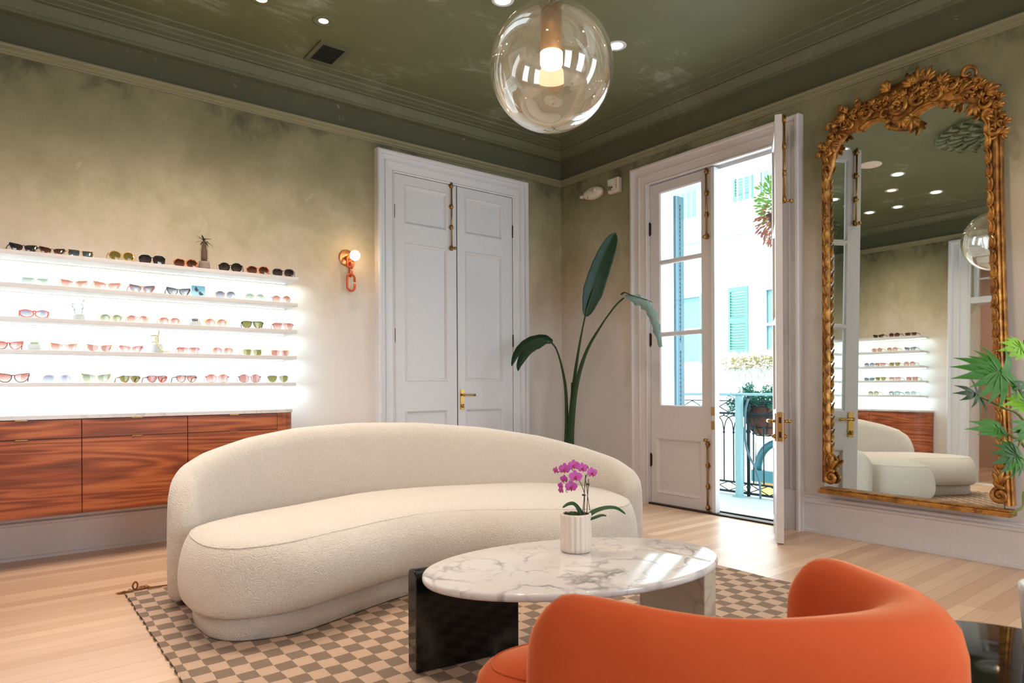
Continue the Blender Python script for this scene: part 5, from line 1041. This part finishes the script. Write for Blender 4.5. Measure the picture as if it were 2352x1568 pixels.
MB().lathe([(.001, -.27), (.10, -.265), (.17, -.20), (.225, -.06), (.245, .03), (.235, .035), (.20, .0), (.001, .0)], c, 28).build('coco_liner', simple('coco_fibre', (116, 76, 56), .95), hb)
m = MB()
for r, z in ((.252, .035), (.235, -.06), (.185, -.19)): m.tube([c+Vector((r*math.cos(a), r*math.sin(a), z)) for a in [2*math.pi*i/28 for i in range(29)]], .006, 6)
for i in range(10): a = 2*math.pi*i/10; m.tube([c+Vector((r*math.cos(a), r*math.sin(a), z)) for r, z in ((.252, .035), (.235, -.06), (.185, -.19), (.10, -.275), (.02, -.285))], .005, 5)
m.build('iron_cage', M_IRON, hb)
m = MB()
for i in range(70):
    a = rg.uniform(0, 6.28); e = rg.uniform(.1, 1.3); L_ = rg.uniform(.18, .38); d = Vector((math.cos(a)*math.cos(e), math.sin(a)*math.cos(e), math.sin(e))); p0 = c+Vector((.1*math.cos(a), .1*math.sin(a), 0)); P = [p0, p0+d*L_*.6, p0+d*L_-Vector((0, 0, L_*.35*math.cos(e)))]; P = crom(P, 5); m.tube(P, .002, 4)
    for k in range(2, len(P)): foliage(m, P[k], .022, 9, .026, rg)
m.build('foliage', leafmat('feathery_green', (38, 104, 92), (84, 150, 124), .6), hb)
c = Vector((5.6, 3.20, 2.62)); hf = thing('hanging_fern', 'hanging basket plant with green and reddish leaves at the top right of the doorway', 'hanging plant', c)
MB().tube([c+Vector((0, 0, .0)), (c.x, c.y, 3.32)], .003, 5).build('chain', M_IRON, hf); MB().lathe([(.001, -.12), (.10, -.10), (.16, .0), (.15, .005), (.001, 0)], c, 20).build('basket', simple('dark_fibre', (92, 66, 52), .95), hf)
m = MB(); foliage(m, c+Vector((0, .05, .14)), .20, 700, .042, rg, (1, 1, 1.1)); m.build('leaves', leafmat('spring_green', (110, 168, 72), (168, 206, 116), .5), hf)
m = MB(); foliage(m, c+Vector((0, .03, -.08)), .22, 420, .042, rg, (1, .95, .9), .9)
for i in range(12):
    a = rg.uniform(0, 6.28); p = c+Vector((.17*math.cos(a), .17*math.sin(a), -.08)); q = p-Vector((rg.uniform(-.04, .04), rg.uniform(-.04, .04), rg.uniform(.15, .42))); m.tube([p, p.lerp(q, .5)+Vector((.015, 0, 0)), q], .0018, 4); foliage(m, p.lerp(q, .6), .03, 14, .03, rg, hang=.8)
m.build('trailing_leaves', leafmat('rusty_leaf', (150, 92, 82), (196, 132, 106), .6), hf)
# ------------------------------------------------------------------ building across the street
FX = 13.0
struct(MB().box((4.9, -12, -5.2), (22, 26, -5)).build('ground_street', simple('asphalt', (150, 150, 148), .8)))
B = thing('opposite_building', 'sunlit white building across the street with teal shutters and a balcony', 'building', (FX, 8.5, -5))
H_ = [(7.35, 1.58, 8.02, 3.20), (9.55, 1.58, 10.35, 3.25), (7.30, 5.15, 8.15, 6.6), (9.6, 5.0, 10.5, 6.6), (7.0, -4.9, 8.12, -.05)]
m = MB(lambda p: Vector((FX+p.z, p.x, p.y))); grid_fill(m, [-4, 22], [-5, 9], H_, 0, .4); m.build('facade', M_STUC if False else simple('facade_white', (232, 232, 226), .9), B)
m = MB(); m.box((FX-.10, -4, 4.12), (FX, 22, 4.22)).box((FX-.06, -4, 3.95), (FX, 22, 4.12)); m.build('string_course', simple('facade_trim', (224, 222, 212), .9), B)
def win(y0, z0, y1, z1, trans=True):
    w = MB(); grid_fill(w := MB(lambda p: Vector((FX+.12+p.z, p.x, p.y))), [y0, y1], [z0, z1], [(y0+.07, z0+.07, y1-.07, (z0+z1)/2-.03), (y0+.07, (z0+z1)/2+.03, y1-.07, z1-.07)], 0, .06); fr = w.build('window', simple('sash_white', (210, 216, 214), .6), B)
    MB().box((FX+.2, y0, z0), (FX+.22, y1, z1)).build('pane', simple('pale_window_glass', (122, 160, 166), .15), fr)
for h in H_[:4]: win(*h)
def trans(y0, y1, z0, z1):
    t = MB().box((FX+.1, y0, z0), (FX+.12, y1, z1)).build('transom_window', simple('transom_glass', (96, 136, 146), .2), B); m = MB(); n = 3
    for i in range(n):
        c0 = y0+(y1-y0)*(i+.5)/n; m.tube([(FX+.09, c0+(y1-y0)/n*.6*math.cos(a), (z0+z1)/2+(z1-z0)*.5*math.sin(a)) for a in [2*math.pi*k/20 for k in range(21)]], .018, 5)
    for z in (z0, z1): m.box((FX+.06, y0-.04, z-.04), (FX+.13, y1+.04, z+.04))
    for y in (y0, y1): m.box((FX+.06, y-.04, z0), (FX+.13, y+.04, z1))
    m.build('tracery', simple('sash_white2', (214, 220, 218), .6), t)
m = MB(lambda p: Vector((FX+p.z, p.x, p.y)))
trans(7.35, 8.02, 3.42, 3.78); trans(9.5, 10.4, 3.42, 3.80)
def shut(y0, y1, z0, z1):
    m = MB(); x = FX-.05
    for a, b in ((y0, y0+.05), (y1-.05, y1)): m.box((x, a, z0), (x+.05, b, z1))
    for a, b in ((z0, z0+.10), (z1-.1, z1), ((z0+z1)/2-.06, (z0+z1)/2+.06)): m.box((x, y0+.05, a), (x+.05, y1-.05, b))
    z = z0+.12
    while z < z1-.12: m.add([(x, y0+.05, z), (x, y1-.05, z), (x+.04, y1-.05, z+.045), (x+.04, y0+.05, z+.045)], [(0, 1, 2, 3)]); z += .062
    m.build('shutter', M_TEAL, B)
shut(8.28, 8.76, 1.78, 3.25); shut(9.15, 9.5, 1.6, 3.2); shut(8.15, 8.62, 5.15, 6.6); shut(10.5, 11.0, 5.0, 6.6); shut(10.42, 10.85, 1.6, 3.2)
# balconies of that building
def bal(y0, y1, z, nm):
    m = MB(); m.box((FX-1.2, y0, z-.16), (FX, y1, z)); o = m.build('balcony_slab', simple('slab_white', (214, 216, 212), .8), B); m = MB()
    m.box((FX-1.2, y0, z+.95), (FX-1.17, y1, z+.99)).box((FX-1.2, y0, z+.08), (FX-1.17, y1, z+.11)); y = y0
    while y < y1: m.box((FX-1.195, y-.012, z), (FX-1.175, y+.012, z+.95)); y += .14
    m.build('balcony_rail', simple('rail_pale', (176, 196, 196), .6), o)
bal(6.5, 12.5, 4.55, 'up'); bal(5.5, 12.5, .42, 'low')
m = MB(); m.box((FX-.02, 8.15, -1.6), (FX+.0, 8.75, -.02)); 
AR = [(8.15-1.0+1.0*0, -5)]
ar = MB(lambda p: Vector((FX-.04+p.z, p.x, p.y))); R = []
for a in [math.pi*k/16 for k in range(17)]:
    c_, s_ = math.cos(a), math.sin(a); R.append([(7.56+.58*c_, -.75+.70*s_, 0), (7.56+.44*c_, -.75+.55*s_, 0), (7.56+.44*c_, -.75+.55*s_, .08), (7.56+.58*c_, -.75+.70*s_, .08)])
ar.rings(R, True, True); ar.box((6.9, -.98, -.05), (8.18, -.74, .1)); ar.build('arched_doorway', M_TEALD, B)
MB().box((FX+.05, 6.95, -4.9), (FX+.1, 8.05, -.98)).build('yellow_doors', simple('ochre_door', (214, 168, 96), .7), B)
MB().box((FX-.03, 8.12, -5), (FX+.01, 10.5, -.15)).build('stucco_base', M_STUC, B)
def flowerbox(y0, y1, z, lab):
    c = Vector((FX-1.25, (y0+y1)/2, z)); t = thing('flower_box', lab, 'flower box', c, 'flower boxes across the street'); MB().box((FX-1.36, y0, z-.12), (FX-1.21, y1, z)).build('box', simple('box_grey', (150, 150, 146), .8), t)
    m = MB(); nfl = int((y1-y0)*420)
    for k in range(nfl): foliage(m, Vector((FX-1.3, rg.uniform(y0, y1), z+.08)), .14, 1, .07, rg)
    m.build('leaves', leafmat('dusty_green', (120, 128, 84), (176, 170, 120), .7), t); m = MB()
    for k in range(int(nfl*.7)): foliage(m, Vector((FX-1.3, rg.uniform(y0, y1), z+.16)), .16, 1, .08, rg)
    m.build('blossom', simple('pale_blossom', (236, 204, 186), .8), t)
flowerbox(6.6, 7.9, 1.42, 'blossoming flower box on the opposite balcony above the iron railing'); flowerbox(9.3, 9.75, 1.36, 'small flower box seen through the shut door leaf')
